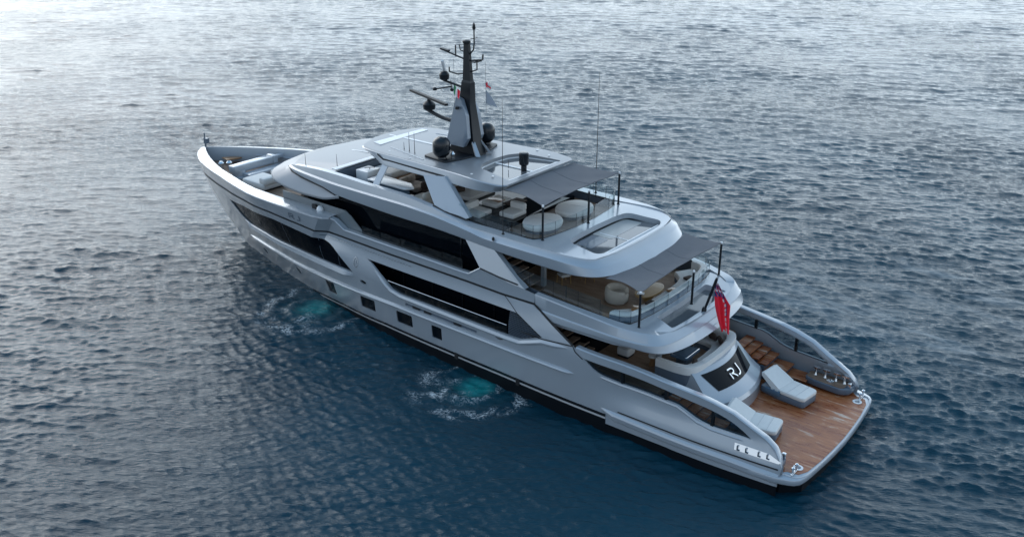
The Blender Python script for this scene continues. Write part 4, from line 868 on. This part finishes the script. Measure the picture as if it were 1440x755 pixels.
dm = MB(); dm.lathe([(.14, 0), (.14, .25), (.22, .3), (.24, .36), (.24, .85), (.2, .9), (0, .92)], (17.0, 0.1, 9.27), 18); dm.build("sensor_dome", 'radome', hard)
dm = MB(); dm.tube([(17.75, .35, 9.3), (17.75, .35, 9.7)], .015, 5); dm.build("whip_antenna", 'blackmat', hard)
for x, y in ((29.0, 3.55), (27.6, 2.6)):
    a = MB(); a.tube([(x, y, 8.0), (x, y, 8.75)], [.018, .008], 5); a.build("whip_antenna", 'blackmat', roof)
# deck lights on the roof
for x, y in ((24.0, 2.2), (18.2, 2.55), (17.2, 2.2), (22.3, 2.45)): both(lambda m: m.lathe([(.06, 0), (.06, .03), (0, .035)], (x, y, 9.45), 8), "deck_light", 'white', hard)
both(lambda m: (m.lathe([(.06, 0), (.06, .12), (.03, .15)], (15.55, 4.2, 7.28), 10),), "camera_pod", 'blackmat', sunband)

# flag staff on the stern
fs = MB(); fs.tube([(7.0, 0, 4.72), (6.55, 0, 6.3), (6.52, 0, 6.42)], [.055, .07, .05], 8); fs.lathe([(.12, 0), (.10, .12), (.06, .2)], (7.0, 0, 4.72), 10); fs.build("flag_staff", 'carbon', Y)

# ------------------------------------------------------------------ awnings (poles stand on the deck, cloth stretched to them)
def awning(name, label, fore, poles, group):
    root = empty(name, label, "awning", (poles[0][0], 0, poles[0][2]), group)
    a = np.array(fore, float); n = 26
    F_ = spline(fore, n); A_ = spline(poles[0:1]+poles[1:2]+poles[2:3], n) if False else None
    (x0, y0, z0, h0), (x1, y1, z1, h1), (x2, y2, z2, h2) = poles
    P0, P1, P2 = np.array([x0, y0, h0]), np.array([x1, y1, h1]), np.array([x2, y2, h2])
    t = np.linspace(0, 1, n)[:, None]
    # slack aft edge between the corner poles, curving in
    E_ = (1-t)*P0+t*P2; E_[:, 0] += .22*np.sin(np.pi*t[:, 0]); E_[:, 2] -= .05*np.sin(np.pi*t[:, 0])
    rows = []
    for k in np.linspace(0, 1, 14):
        r = (1-k)*F_+k*E_; side = .22*math.sin(math.pi*k); w = (2*t[:, 0]-1); r[:, 1] += np.sign(w)*np.abs(w)**3*side; r[:, 2] -= .10*math.sin(math.pi*k)*(1-np.abs(w)**2)
        r[:, 2] += .018*np.sin(11*t[:, 0]+6*k)*math.sin(math.pi*k)+.012*np.sin(23*t[:, 0]-9*k)*k
        rows.append(r)
    c = MB(); c.loft(rows); low = [q-np.array([0, 0, .012]) for q in rows]; c.loft([q[::-1] for q in low])
    cl = c.build("canvas", 'awning', root, 60, fix=False)
    for tt in (.33, .67):
        k = int(tt*(n-1)); sm_ = MB(); sm_.tube([r[k]+np.array([0, 0, .004]) for r in rows], .006, 4); sm_.build("seam", 'seam', cl)
    hemm = MB(); hemm.tube(rows[-1], .022, 5); hemm.build("hem", 'seam', cl)
    for x, y, z, h in poles:
        p = MB(); p.tube([(x, y, z-.03), (x, y, h-.04)], .052, 10); p.lathe([(.08, 0), (.08, .03), (.05, .05)], (x, y, z-.03), 10); po = p.build("pole", 'carbon', root)
        q = MB(); q.lathe([(.055, -.05), (.055, .03), (.02, .05)], (x, y, h), 10); q.build("pole_cap", 'white', po)
    return root
awning("awning", "grey sun awning stretched aft of the hardtop over two round daybeds", [(16.1, 2.75, 9.17), (16.0, 1.4, 9.22), (15.98, 0, 9.25), (16.0, -1.4, 9.22), (16.1, -2.75, 9.17)], [(13.6, 3.10, 7.43, 9.02), (13.26, 0, 7.42, 9.0), (13.6, -3.10, 7.43, 9.02)], "awnings on black poles")
awning("awning", "grey sun awning stretched over the upper aft deck beside the red flag", [(10.0, 3.45, 6.66), (9.72, 1.8, 6.66), (9.62, 0, 6.66), (9.72, -1.8, 6.66), (10.0, -3.45, 6.66)], [(8.16, 3.58, 4.95, 6.55), (7.64, 0, 4.90, 6.45), (8.16, -3.58, 4.95, 6.55)], "awnings on black poles")

# ------------------------------------------------------------------ flags
def cloth(name, W_, H_, origin, along, drop, parent=None, mat='red', amp=.06, waves=3., seed=0, nx=26, ny=16, shear=.0, strips=None):
    rng = np.random.default_rng(seed); o = np.array(origin, float); a = np.array(along, float); d = np.array(drop, float); n = np.cross(a, d); n /= np.linalg.norm(n)
    g = []
    for i in range(nx+1):
        for j in range(ny+1):
            u, v = i/nx, j/ny
            g.append(o+a*u*W_+d*v*H_+d*shear*u*u+n*amp*math.sin(waves*2*math.pi*u+2.2*v)*(.15+.85*u))
    f = [(i*(ny+1)+j, i*(ny+1)+j+1, (i+1)*(ny+1)+j+1, (i+1)*(ny+1)+j) for i in range(nx) for j in range(ny)]
    m = MB(); m.add(g, f); ob = m.build(name, mat, parent, 180, fix=False)
    if strips:
        for k in strips[1:]: ob.data.materials.append(M[k[0]])
        for p_ in ob.data.polygons:
            i, j = divmod(p_.index, ny); u, v = (i+.5)/nx, (j+.5)/ny; idx = 0
            for q, k in enumerate(strips):
                if q and k[1](u, v): idx = q
            p_.material_index = idx
    return ob
def ensign():
    nx, ny = 22, 46; g = []
    for i in range(nx+1):
        for j in range(ny+1):
            u, v = i/nx, j/ny
            c = np.array([6.55-.18*v-.34*v*v, -.03, 6.22-2.25*v]); w = .12+.56*min(1, v*2.2)*(1-.62*max(0, (v-.45)/.55)**1.3)
            d = np.array([-.80, -.58, .10]); n = np.array([.58, -.80, 0])
            lag = .30*u*(1-v)
            g.append(c+d*(u-.18)*w+n*(.075*math.sin(3.4*math.pi*u*1.6+3*v)+.05*math.sin(9*v+2*u))*min(1, v*3+.2)+np.array([0, 0, -lag*.3+.10*math.sin(5*u)*v]))
    f = [(i*(ny+1)+j, i*(ny+1)+j+1, (i+1)*(ny+1)+j+1, (i+1)*(ny+1)+j) for i in range(nx) for j in range(ny)]
    m = MB(); m.add(g, f); ob = m.build("flag", 'red', None, 180, fix=False)
    for k in ('flagblue', 'flagwhite'): ob.data.materials.append(M[k])
    for p_ in ob.data.polygons:
        i, j = divmod(p_.index, ny); u, v = (i+.5)/nx, (j+.5)/ny; idx = 0
        if v < .30:
            idx = 1
            if (j % 7) < 2 or (i+j) % 9 == 0: idx = 2
            if (i-j) % 8 < 2: idx = 0
        elif .60 < u < .74 and (int(v*30) % 3 != 0): idx = 2
        elif .74 <= u < .78 and .3 < v < .7: idx = 1
        p_.material_index = idx
    return ob
tag(ensign(), "large red ensign hanging in folds from the black stern staff", "flag")
tag(cloth("flag", .55, .42, (20.95, .55, 12.95), (-.85, .25, -.3), (.15, 0, -1), None, 'green', .03, 1.2, 1, 18, 8, .05, [('green', None), ('flagwhite', lambda u, v: .34 < u < .67), ('red', lambda u, v: u >= .67)]), "small green white and red flag beside the dark mast", "flag", "flags on the mast")
tag(cloth("flag", .40, .26, (19.72, -.35, 13.15), (-.9, .1, -.35), (.1, 0, -1), None, 'flagwhite', .03, 1.2, 2, 16, 9, .05, [('flagwhite', None), ('red', lambda u, v: abs(v-.5) < .2 or abs(u-.3) < .12)]), "small white flag with a red cross aft of the mast", "flag", "flags on the mast")
pn = MB(); pn.add([(19.7, -.35, 12.72), (19.7, -.35, 12.05), (18.95, -.30, 11.98), (19.3, -.33, 12.4)], [(0, 1, 2, 3)]); tag(pn.build("pennant", 'paint_mat', None), "pale grey triangular pennant hanging below the red cross flag", "pennant", "flags on the mast")
hl = MB(); hl.tube([(20.95, .55, 14.2), (20.98, .55, 11.9)], .008, 4); hl.tube([(19.72, -.35, 14.1), (19.7, -.35, 11.6)], .008, 4); hl.build("halyard", 'blackmat', mast)
JK = MB(); JK.tube([(43.42, 0, 5.75), (43.42, 0, 6.75)], [.06, .04], 8); JK.obox((43.25, 0, 6.25), (.14, 0, 0), (0, .12, 0), (0, 0, .16)); JK.build("bow_staff", 'paint_dk', Y)

# ------------------------------------------------------------------ bow deck equipment
cr = MB(); cr.lathe([(.62, 0), (.62, .1), (.45, .14), (.42, .5)], (38.75, .95, 4.9), 22); crane = cr.build("deck_crane", 'paint', Y)
cb = MB()
def obeam(m, a, b, w, z0, z1, r=.05):
    a, b = np.array(a, float), np.array(b, float); d = (b-a)/np.linalg.norm(b-a); n = np.array([-d[1], d[0]])*w/2
    m.prism(rounded([a+n, a-n, b-n, b+n], r*1.5, 3), z0, z1, r)
obeam(cb, (38.7, 1.5), (38.75, -1.7), .62, 5.25, 5.72); obeam(cb, (38.75, -1.6), (38.7, -2.9), .34, 5.42, 5.68); obeam(cb, (38.74, -1.45), (38.74, -1.85), .70, 5.22, 5.76); cb.build("crane_boom", 'paint', crane)
bx_ = MB(); obeam(bx_, (37.95, 1.0), (38.0, -2.5), .7, 4.9, 5.25); bx_.build("locker", 'paint', Y)
for x, y in ((41.2, .5), (40.9, .1)):
    w_ = MB(); w_.lathe([(.14, 0), (.12, .2), (.2, .25), (.2, .34), (.1, .45)], (x, y, 4.9), 14); w_.build("capstan", 'chrome', Y)
bs = MB(); bs.prism(rounded([(42.2, -.25), (41.4, -.1), (41.1, -1.1), (41.6, -1.0)], .1, 3), 5.2, 5.27, .02); bs.build("bow_bench", 'wood', Y)
def shelf(m):
    P = [(40.4, 1.70), (39.2, 2.24), (38, 2.68), (36.8, 3.0)]
    m.loft([[(x, y+.02, 5.45) for x, y in P], [(x-.05, y-.12, 5.45) for x, y in P], [(x-.05, y-.12, 5.40) for x, y in P], [(x, y+.02, 5.40) for x, y in P]])
both(shelf, "bulwark_shelf", 'paint_mat', hull)
def bow_pad(lbl, y0, y1):
    r = empty("sun_pad", lbl, "sun pad", (36.2, (y0+y1)/2, 4.9), "bow lounge seating")
    a = MB(); a.rbox(35.0, 37.1, y0, y1, 5.0, 5.42, .11, .2); a.build("cushion", 'cush', r)
    a = MB(); a.rbox(34.9, 35.5, y0+.05, y1-.05, 5.3, 5.75, .12, .15); a.build("backrest", 'cush', r)
    a = MB(); a.rbox(35.1, 37.0, y0+.08, y1-.08, 4.9, 5.02, .02); a.build("base", 'blackmat', r)
bow_pad("white sun pad on the bow deck nearest the bulwark with bright cap", .35, 2.0)
bow_pad("white sun pad on the bow deck farther across beside the grey locker", -1.75, -.1)

# ------------------------------------------------------------------ loungers on the platform
def lounger():
    r = empty("sun_lounger", "", "sun lounger", (0, 0, 0), "loungers on the swim platform")
    r['_loc'] = 1
    b = MB(); b.prism(rounded([(-1.0, -.42), (-.9, -.5), (.2, -.55), (1.05, -.45), (1.05, .45), (.2, .55), (-.9, .5), (-1.0, .42)], .1, 4), .03, .34, .05); b.build("base", 'grey_base', r)
    c = MB(); prof = [(-.98, .34), (-.98, .50), (.10, .56), (.98, 1.06), (1.06, .98), (.30, .36)]
    # seat
    pts = rounded([(-1.0, -.44), (-.86, -.52), (.15, -.54), (.15, .54), (-.86, .52), (-1.0, .44)], .1, 4)
    c.prism(pts, .33, .52, .05); c.build("seat_cushion", 'cush', r)
    k = MB(); A = [(.12, .36), (.12, .52), (.95, .98), (1.06, .93), (1.04, .80), (.40, .36)]
    n = len(A); secs = []
    for y, s in ((-.52, .96), (-.48, 1.0), (0, 1.0), (.48, 1.0), (.52, .96)):
        cx, cz = np.mean([q[0] for q in A]), np.mean([q[1] for q in A])
        secs.append([(cx+(x-cx)*s, y*(1.0 if x < .5 else .88), cz+(z-cz)*s) for x, z in A])
    k.loft(secs, True, True); k.build("backrest", 'cush', r, 40)
    for x_ in (-.62, -.24):
        q = MB(); q.tube([(x_, -.50, .525), (x_, 0, .527), (x_, .50, .525)], .007, 4); q.build("cushion_seam", 'stripe', r)
    s = MB(); s.rbox(.05, .75, .50, .62, .20, .44, .04); s.build("side_pocket", 'navy', r)
    for q in (.15, .35):
        d = MB(); d.rbox(q, q+.14, .52, .60, .44, .455, .005); d.build("cup_holder", 'chrome', r)
    r['_loc'] = 0
    del r['_loc']
    return r
lg = lounger(); lg['label'] = "white and grey sun lounger on the wet teak beside the chrome mooring shelf"
lg.location = (3.42, -1.75, .885); lg.rotation_euler = (0, 0, math.radians(-8)); lg.scale = (1.08, 1.16, 1.04)
lg2 = copy_tree(lg); lg2['label'] = "white and grey sun lounger partly hidden by the glazed near side bulwark"
lg2.location = (3.42, 1.75, .885); lg2.rotation_euler = (0, 0, math.radians(8))

# ------------------------------------------------------------------ cockpit sofa and table
so = empty("curved_sofa", "cream U shaped sofa on the main deck above the glazed transom panel", "sofa", (6.5, 0, 2.1))
U_out = spline([(8.0, 2.28), (7.2, 2.30), (6.5, 2.2), (6.22, 1.9), (6.06, 1.2), (6.0, 0)], 30); U_in = spline([(8.0, 1.98), (7.2, 1.98), (6.75, 1.9), (6.55, 1.6), (6.42, 1.0), (6.38, 0)], 30); U_seat = spline([(8.0, 1.35), (7.5, 1.35), (7.2, 1.28), (7.05, 1.1), (6.98, .8), (6.95, 0)], 30)
U_out, U_in, U_seat = [np.concatenate([q, q[::-1][1:]*[1, -1]]) for q in (U_out, U_in, U_seat)]
b = MB(); b.loft([[(x, y, 2.62) for x, y in U_out], [(x, y, 2.92) for x, y in U_out], [(x, y, 2.98) for x, y in U_out*.97+U_in*.03], [(x, y, 2.98) for x, y in U_out*.2+U_in*.8], [(x, y, 2.92) for x, y in U_in], [(x, y, 2.5) for x, y in U_in]]); b.build("backrest", 'cush', so)
b = MB(); b.loft([[(x, y, 2.50) for x, y in U_in], [(x, y, 2.53) for x, y in U_in*.95+U_seat*.05], [(x, y, 2.53) for x, y in U_in*.06+U_seat*.94], [(x, y, 2.48) for x, y in U_seat], [(x, y, 2.28) for x, y in U_seat]]); b.build("seat", 'cush', so)
b = MB(); b.loft([[(x, y, 2.1) for x, y in U_out], [(x, y, 2.63) for x, y in U_out*.995+U_in*.005]]); b.loft([[(x+.03, y*.96, 2.1) for x, y in U_seat], [(x-.03, y, 2.3) for x, y in U_seat]]); b.build("base", 'grey_base', so)
for px, py, an in ((6.62, 1.2, .3), (7.3, -1.7, 1.2), (6.75, -1.45, .8)):
    c = MB(); c.rbox(-.09, .09, -.24, .24, -.2, .2, .07); ob = c.build("throw_pillow", 'brown'); ob.location = (px, py, 2.72); ob.rotation_euler = (0, .35, an); tag(ob, {1.2: "dark brown pillow lying on the near end of the transom sofa", -1.7: "dark brown pillow at the far forward end of the transom sofa", -1.45: "dark brown pillow in the far corner of the transom sofa"}[py], "pillow", "pillows on the transom sofa")
tbm = empty("coffee_table", "dark navy topped low table inside the cream U shaped sofa", "table", (7.6, .35, 2.1))
b = MB(); b.rbox(7.15, 8.05, -.35, 1.0, 2.55, 2.66, .03, .15); b.build("tabletop", 'navy', tbm)
b = MB(); b.rbox(7.35, 7.85, 0, .7, 2.1, 2.56, .03); b.build("pedestal", 'grey_base', tbm)
b = MB(); b.tube(np.array([(x, y, 2.665) for x, y in rounded([(7.22, -.28), (7.98, -.28), (7.98, .93), (7.22, .93), (7.22, -.28)], .1, 3)]), .012, 5); b.build("table_edge", 'chrome', tbm)
cc = empty("pouf", "white pouf standing on the shaded main deck under the overhang", "pouf", (10.0, 1.4, 2.1)); b = MB(); b.rbox(9.7, 10.35, 1.1, 1.75, 2.2, 2.58, .08); b.build("cushion", 'cush', cc); b = MB(); b.rbox(9.75, 10.3, 1.15, 1.7, 2.1, 2.21, .02); b.build("base", 'blackmat', cc)
sb = empty("stool", "small copper stool beside the transom sofa post", "stool", (8.55, 1.5, 2.1)); b = MB(); b.lathe([(.16, 0), (.12, .2), (.12, .3), (.19, .42), (.0, .43)], (8.6, 1.45, 2.1), 14); b.build("stand", 'wood', sb); b = MB(); b.lathe([(.2, .42), (.2, .5), (0, .52)], (8.6, 1.45, 2.1), 14); b.build("seat", 'cush', sb)

# ------------------------------------------------------------------ upper aft deck furniture
us = empty("curved_sofa", "long white curved sofa with dark blue back along the upper aft rail", "sofa", (8.8, 0, 4.46))
o_ = spline([(9.55, 3.72), (8.95, 3.60), (8.62, 3.25), (8.48, 2.6), (8.36, 1.4), (8.32, 0)], 26); i_ = spline([(9.55, 3.42), (9.15, 3.35), (8.9, 3.05), (8.78, 2.5), (8.66, 1.4), (8.62, 0)], 26); s_ = spline([(10.0, 2.65), (9.7, 2.35), (9.5, 2.15), (9.36, 1.8), (9.26, 1.0), (9.22, 0)], 26)
o_, i_, s_ = [np.concatenate([q, q[::-1][1:]*[1, -1]]) for q in (o_, i_, s_)]
b = MB(); b.loft([[(x, y, 5.20) for x, y in o_], [(x, y, 5.26) for x, y in o_], [(x, y, 5.30) for x, y in o_*.9+i_*.1], [(x, y, 5.30) for x, y in o_*.15+i_*.85], [(x, y, 5.22) for x, y in i_], [(x, y, 4.85) for x, y in i_]]); b.build("backrest", 'cush', us)
b = MB(); b.loft([[(x, y, 4.87) for x, y in i_], [(x, y, 4.91) for x, y in i_*.95+s_*.05], [(x, y, 4.91) for x, y in i_*.05+s_*.95], [(x, y, 4.85) for x, y in s_], [(x, y, 4.66) for x, y in s_]]); b.build("seat", 'cush', us)
b = MB(); b.loft([[(x, y, 4.46) for x, y in o_], [(x, y, 5.21) for x, y in o_]]); b.loft([[(x-.05, y*.97, 4.46) for x, y in s_], [(x-.05, y*.98, 4.67) for x, y in s_]]); b.build("base", 'navy', us)
for k, (px, py, an, mt) in enumerate(((9.05, 1.2, .1, 'brown'), (8.98, -.6, -.1, 'wood'), (9.05, -2.3, -.3, 'brown'), (9.25, 2.1, .4, 'wood'))):
    c = MB(); c.rbox(-.16, .16, -.24, .24, 0, .10, .04); ob = c.build("folded_towel" if mt == 'wood' else "throw_pillow", mt); ob.location = (px, py, 4.915); ob.rotation_euler = (0, 0, an)
    tag(ob, ["dark pillow lying on the near half of the curved upper sofa", "brown folded towel at the middle of the curved upper sofa", "dark pillow at the far end of the curved upper sofa", "brown folded towel at the near corner of the curved upper sofa"][k], "pillow" if mt == 'brown' else "towel", "pillows and towels on the upper sofa")
def tub_chair(name, label, x, y, z, ang, s=1., mat='cush2'):
    r = empty(name, label, "armchair", (x, y, z)); r.rotation_euler = (0, 0, ang); r.scale = (s, s, s)
    def bl(m, nm, mt):
        ob = m.build(nm, mt); ob.parent = r; return ob
    a = MB(); n = 22; prs = [(.46, .04), (.50, .10), (.52, .40), (.50, .60), (.44, .66), (.37, .62), (.34, .36)]
    secs = []
    for k in range(n+1):
        t = math.radians(-140+280*k/n); hk = 1.0-.22*abs(math.cos((t)/2))**0*(abs(t)/math.radians(140))**2*.8
        secs.append([(-rr*math.cos(t), rr*math.sin(t), .04+(zz-.04)*hk) for rr, zz in prs])
    a.loft(secs, False); 
    for sc_ in (secs[0], secs[-1]): a.add(sc_, [tuple(range(len(prs)))])
    bl(a, "backrest", mat); a = MB(); a.lathe([(.36, .05), (.40, .1), (.40, .33), (.36, .40), (0, .42)], (.06, 0, 0), 24); bl(a, "seat", mat); return r
tub_chair("armchair", "cream tub armchair on the shaded teak of the upper aft deck", 10.85, 1.05, 4.46, math.radians(200), 1.12)
ot = empty("coffee_table", "oval honey coloured wooden table in front of the curved upper sofa", "table", (9.85, -.2, 4.46)); b = MB(); b.lathe([(0, .36), (.98, .36), (1.0, .40), (.97, .43), (0, .43)], (9.88, -.15, 4.46), 36, .52, 1.0); tt = b.build("tabletop", 'gold', ot); b = MB(); b.lathe([(.4, 0), (.3, .05), (.3, .36)], (9.88, -.15, 4.46), 20, .6, 1.0); b.build("pedestal", 'gold', ot)
bk = MB(); bk.rbox(-.16, .16, -.12, .12, 0, .035, .008); ob = bk.build("book", 'white'); ob.location = (9.95, .5, 4.892); ob.rotation_euler = (0, 0, .4); tag(ob, "white closed book lying on the oval wooden table", "book")
stb = empty("side_table", "small round wooden side table beside the near sofa end", "table", (9.95, 3.25, 4.46)); b = MB(); b.lathe([(0, .38), (.24, .38), (.26, .40), (.24, .43), (0, .43)], (9.95, 3.2, 4.46), 22); b.build("tabletop", 'wood', stb); b = MB(); b.lathe([(.16, 0), (.05, .05), (.05, .38)], (9.95, 3.2, 4.46), 12); b.build("pedestal", 'wood', stb)
gs = empty("glass_screen", "low angled clear glass screen on the upper deck beside the tub armchair", "screen", (10.8, 2.4, 4.46)); b = MB(); b.add([(11.0, 2.0, 4.46), (10.5, 2.9, 4.46), (10.5, 2.9, 4.86), (10.85, 2.1, 5.05), (11.012, 2.0, 4.46), (10.512, 2.9, 4.46), (10.512, 2.9, 4.86), (10.862, 2.1, 5.05)], [(0, 1, 2, 3), (7, 6, 5, 4), (0, 4, 5, 1), (1, 5, 6, 2), (2, 6, 7, 3), (3, 7, 4, 0)]); b.build("pane", 'glass', gs)
def dining_chair():
    r = empty("dining_chair", "", "chair", (0, 0, 0), "dining chairs under the sun deck")
    def bl(m, nm, mt):
        ob = m.build(nm, mt); ob.parent = r
    a = MB(); a.rbox(-.25, .25, -.26, .26, .40, .50, .04); bl(a, "seat", 'cush')
    a = MB()
    for k in range(3): a.rbox(-.30, -.22, -.27, .27, .52+.13*k, .63+.13*k, .03)
    bl(a, "backrest", 'cush')
    for x in (-.22, .22):
        for y in (-.22, .22):
            a = MB(); a.tube([(x*1.1, y*1.1, 0), (x, y, .42)], .02, 6); bl(a, "leg", 'gold')
    for y in (-.28, .28):
        a = MB(); a.tube([(-.27, y, .9), (-.26, y, .4)], .016, 6); bl(a, "back_post", 'gold')
    return r
dc = dining_chair(); dc.location = (13.95, .9, 4.46); dc.rotation_euler = (0, 0, math.radians(65)); dc['label'] = "white slatted dining chair nearest the grey post under the sun deck"
for (x, y, a, l) in ((13.2, .0, 60, "white slatted dining chair second from the grey post, half hidden by the fascia"), (12.7, -1.2, 60, "white slatted dining chair farthest from the grey post under the sun deck")):
    d2 = copy_tree(dc); d2.location = (x, y, 4.46); d2.rotation_euler = (0, 0, math.radians(a)); d2['label'] = l
dt = empty("dining_table", "long dark dining table beyond the white chairs under the sun deck", "table", (14.3, -1.2, 4.46)); b = MB(); b.rbox(13.8, 15.0, -2.6, .2, 5.14, 5.2, .02, .1); b.build("tabletop", 'brown', dt); b = MB(); b.rbox(14.2, 14.6, -1.8, -.6, 4.46, 5.15, .03); b.build("pedestal", 'brown', dt)
p = MB(); p.tube([(12.4, 2.9, 4.46), (12.4, 2.9, 5.45)], .02, 6); p.lathe([(.09, 0), (.03, .03)], (12.4, 2.9, 4.46), 10); p.build("rail_post", 'steel', Y)

# ------------------------------------------------------------------ sun deck furniture
def daybed(label, x, y):
    r = empty("round_daybed", label, "daybed", (x, y, 7.06), "round daybeds on the sun deck")
    b = MB(); b.lathe([(.78, .16), (.86, .2), (.88, .34), (.84, .43), (.75, .47), (0, .48)], (x, y, 7.06), 44, 1.0, 1.22); b.build("mattress", 'cush', r)
    b = MB(); b.lathe([(.70, 0), (.78, .03), (.80, .17)], (x, y, 7.06), 40, 1.0, 1.22); b.build("base", 'grey_base', r)
    b = MB(); b.tube([(x-.83, y-.2, 7.515), (x-.4, y-.1, 7.535), (x, y, 7.542), (x+.4, y+.1, 7.535), (x+.83, y+.2, 7.515)], .008, 5); b.build("piping", 'stripe', r)
daybed("round white daybed beside the near glass fence beneath the sun deck awning corner", 15.05, 1.15)
daybed("round white daybed on the far side of the sun deck behind the middle pole", 14.98, -1.32)
def block_seat(name, label, cat, x0, x1, y0, y1, back, mat='cush', z=7.06, group="lounge seats on the sun deck", h=.40, bh=.72):
    r = empty(name, label, cat, ((x0+x1)/2, (y0+y1)/2, z), group)
    b = MB(); b.rbox(x0, x1, y0, y1, z+.14, z+h, .08, .12); b.build("seat", mat, r)
    b = MB(); b.rbox(x0+.05, x1-.05, y0+.05, y1-.05, z, z+.15, .02); b.build("base", 'grey_base', r)
    t = .24; q = {'x0': (x0-.02, x0+t, y0, y1), 'x1': (x1-t, x1+.02, y0, y1), 'y0': (x0, x1, y0-.02, y0+t), 'y1': (x0, x1, y1-t, y1+.02)}.get(back)
    if q: b = MB(); b.rbox(*q, z+h-.06, z+bh, .09, .12); b.build("backrest", mat, r)
    return r
block_seat("sofa", "long white sofa under the hardtop facing the wooden tray ottoman", "sofa", 19.9, 21.6, -1.3, .75, 'x1', 'cush')
block_seat("lounge_chair", "white lounge chair tucked behind the leaning hardtop pillar", "lounge chair", 17.95, 19.0, 1.35, 2.35, 'x1', 'cush')
block_seat("lounge_chair", "white lounge chair nearest the daybeds beside the thin antenna", "lounge chair", 16.6, 17.5, .35, 1.45, 'y0', 'cush')
block_seat("lounge_chair", "brown and white fur covered lounge chair behind the long white counter", "lounge chair", 23.0, 24.3, .3, 1.4, 'x1', 'fur')
block_seat("lounge_chair", "beige lounge chair at the aft end of the long white counter", "lounge chair", 21.1, 22.2, 1.75, 2.75, 'x0', 'cush2', bh=.85, h=.5)
block_seat("lounge_chair", "brown lounge chair between the fur chair and the hardtop pillar", "lounge chair", 21.9, 22.9, .1, 1.2, 'x1', 'brown')
oto = block_seat("ottoman", "white ottoman carrying a wooden tray beneath the hardtop edge", "ottoman", 18.2, 19.2, -.55, .75, None, 'cush')
b = MB(); b.rbox(18.3, 19.1, -.05, .45, 7.462, 7.49, .01); b.box(18.28, 18.32, -.05, .45, 7.2, 7.49); ob = b.build("tray", 'wood'); tag(ob, "brown wooden tray draped across the white ottoman", "tray")
c = MB(); c.rbox(-.25, .25, -.09, .09, -.18, .18, .07); ob = c.build("throw_pillow", 'brown'); ob.location = (20.9, .35, 7.62); ob.rotation_euler = (.3, 0, 1.2); tag(ob, "dark brown pillow on the long white sofa under the hardtop", "pillow")
ltab = empty("low_table", "dark low table between the ottoman and the lounge chairs", "table", (17.9, .1, 7.06)); b = MB(); b.rbox(17.45, 18.15, -.8, .3, 7.38, 7.43, .015); b.build("tabletop", 'brown', ltab); b = MB(); b.rbox(17.65, 17.95, -.4, -.1, 7.06, 7.39, .02); b.build("pedestal", 'brown', ltab)
fpd = empty("sun_pad", "wide white sun pad in the forward well of the sun deck", "sun pad", (25.9, -.2, 7.06)); b = MB(); b.rbox(25.0, 26.6, -2.0, 1.25, 7.5, 7.85, .1, .2); b.build("cushion", 'cush', fpd); b = MB(); b.rbox(25.05, 26.55, -1.95, 1.2, 7.06, 7.51, .03); b.build("base", 'wood', fpd)
cn = empty("helm_console", "white helm console with a small black wheel behind the glass coaming", "console", (25.9, 2.0, 7.06)); b = MB(); b.rbox(25.45, 26.35, 1.5, 2.45, 7.5, 8.12, .04); b.build("console_top", 'white', cn); b = MB(); b.rbox(25.5, 26.3, 1.52, 2.42, 7.06, 7.51, .02); b.build("base", 'navy', cn)
b = MB(); b.tube([(25.8, 1.95, 8.12), (25.8, 1.95, 8.2)], .02, 6); b.tube([(25.62, 1.75, 8.2), (25.98, 2.15, 8.2)], .02, 6); b.build("wheel", 'black', cn)
ct = empty("bar_counter", "long white topped bar counter along the near sun deck coaming", "counter", (23.8, 2.4, 7.06)); b = MB(); b.prism(rounded([(25.2, 2.75), (25.2, 1.75), (22.9, 1.85), (22.2, 2.35), (22.5, 2.75)], .08, 3), 7.82, 7.9, .02); b.build("countertop", 'white', ct); b = MB(); b.prism(rounded([(25.1, 2.65), (25.1, 1.9), (23.0, 1.95), (22.5, 2.4), (22.6, 2.65)], .06, 3), 7.06, 7.83, .02); b.build("body", 'navy', ct)
sd = empty("floor_grille", "dark slatted floor grille with steel edges beside the near glass fence", "grille", (15.8, 2.7, 7.06)); b = MB(); b.box(15.0, 16.6, 2.45, 3.1, 7.065, 7.085); b.build("well", 'blackmat', sd); b = MB()
for k in range(4): b.box(15.02, 16.58, 2.48+.17*k, 2.54+.17*k, 7.085, 7.105)
b.build("slat", 'steel', sd)
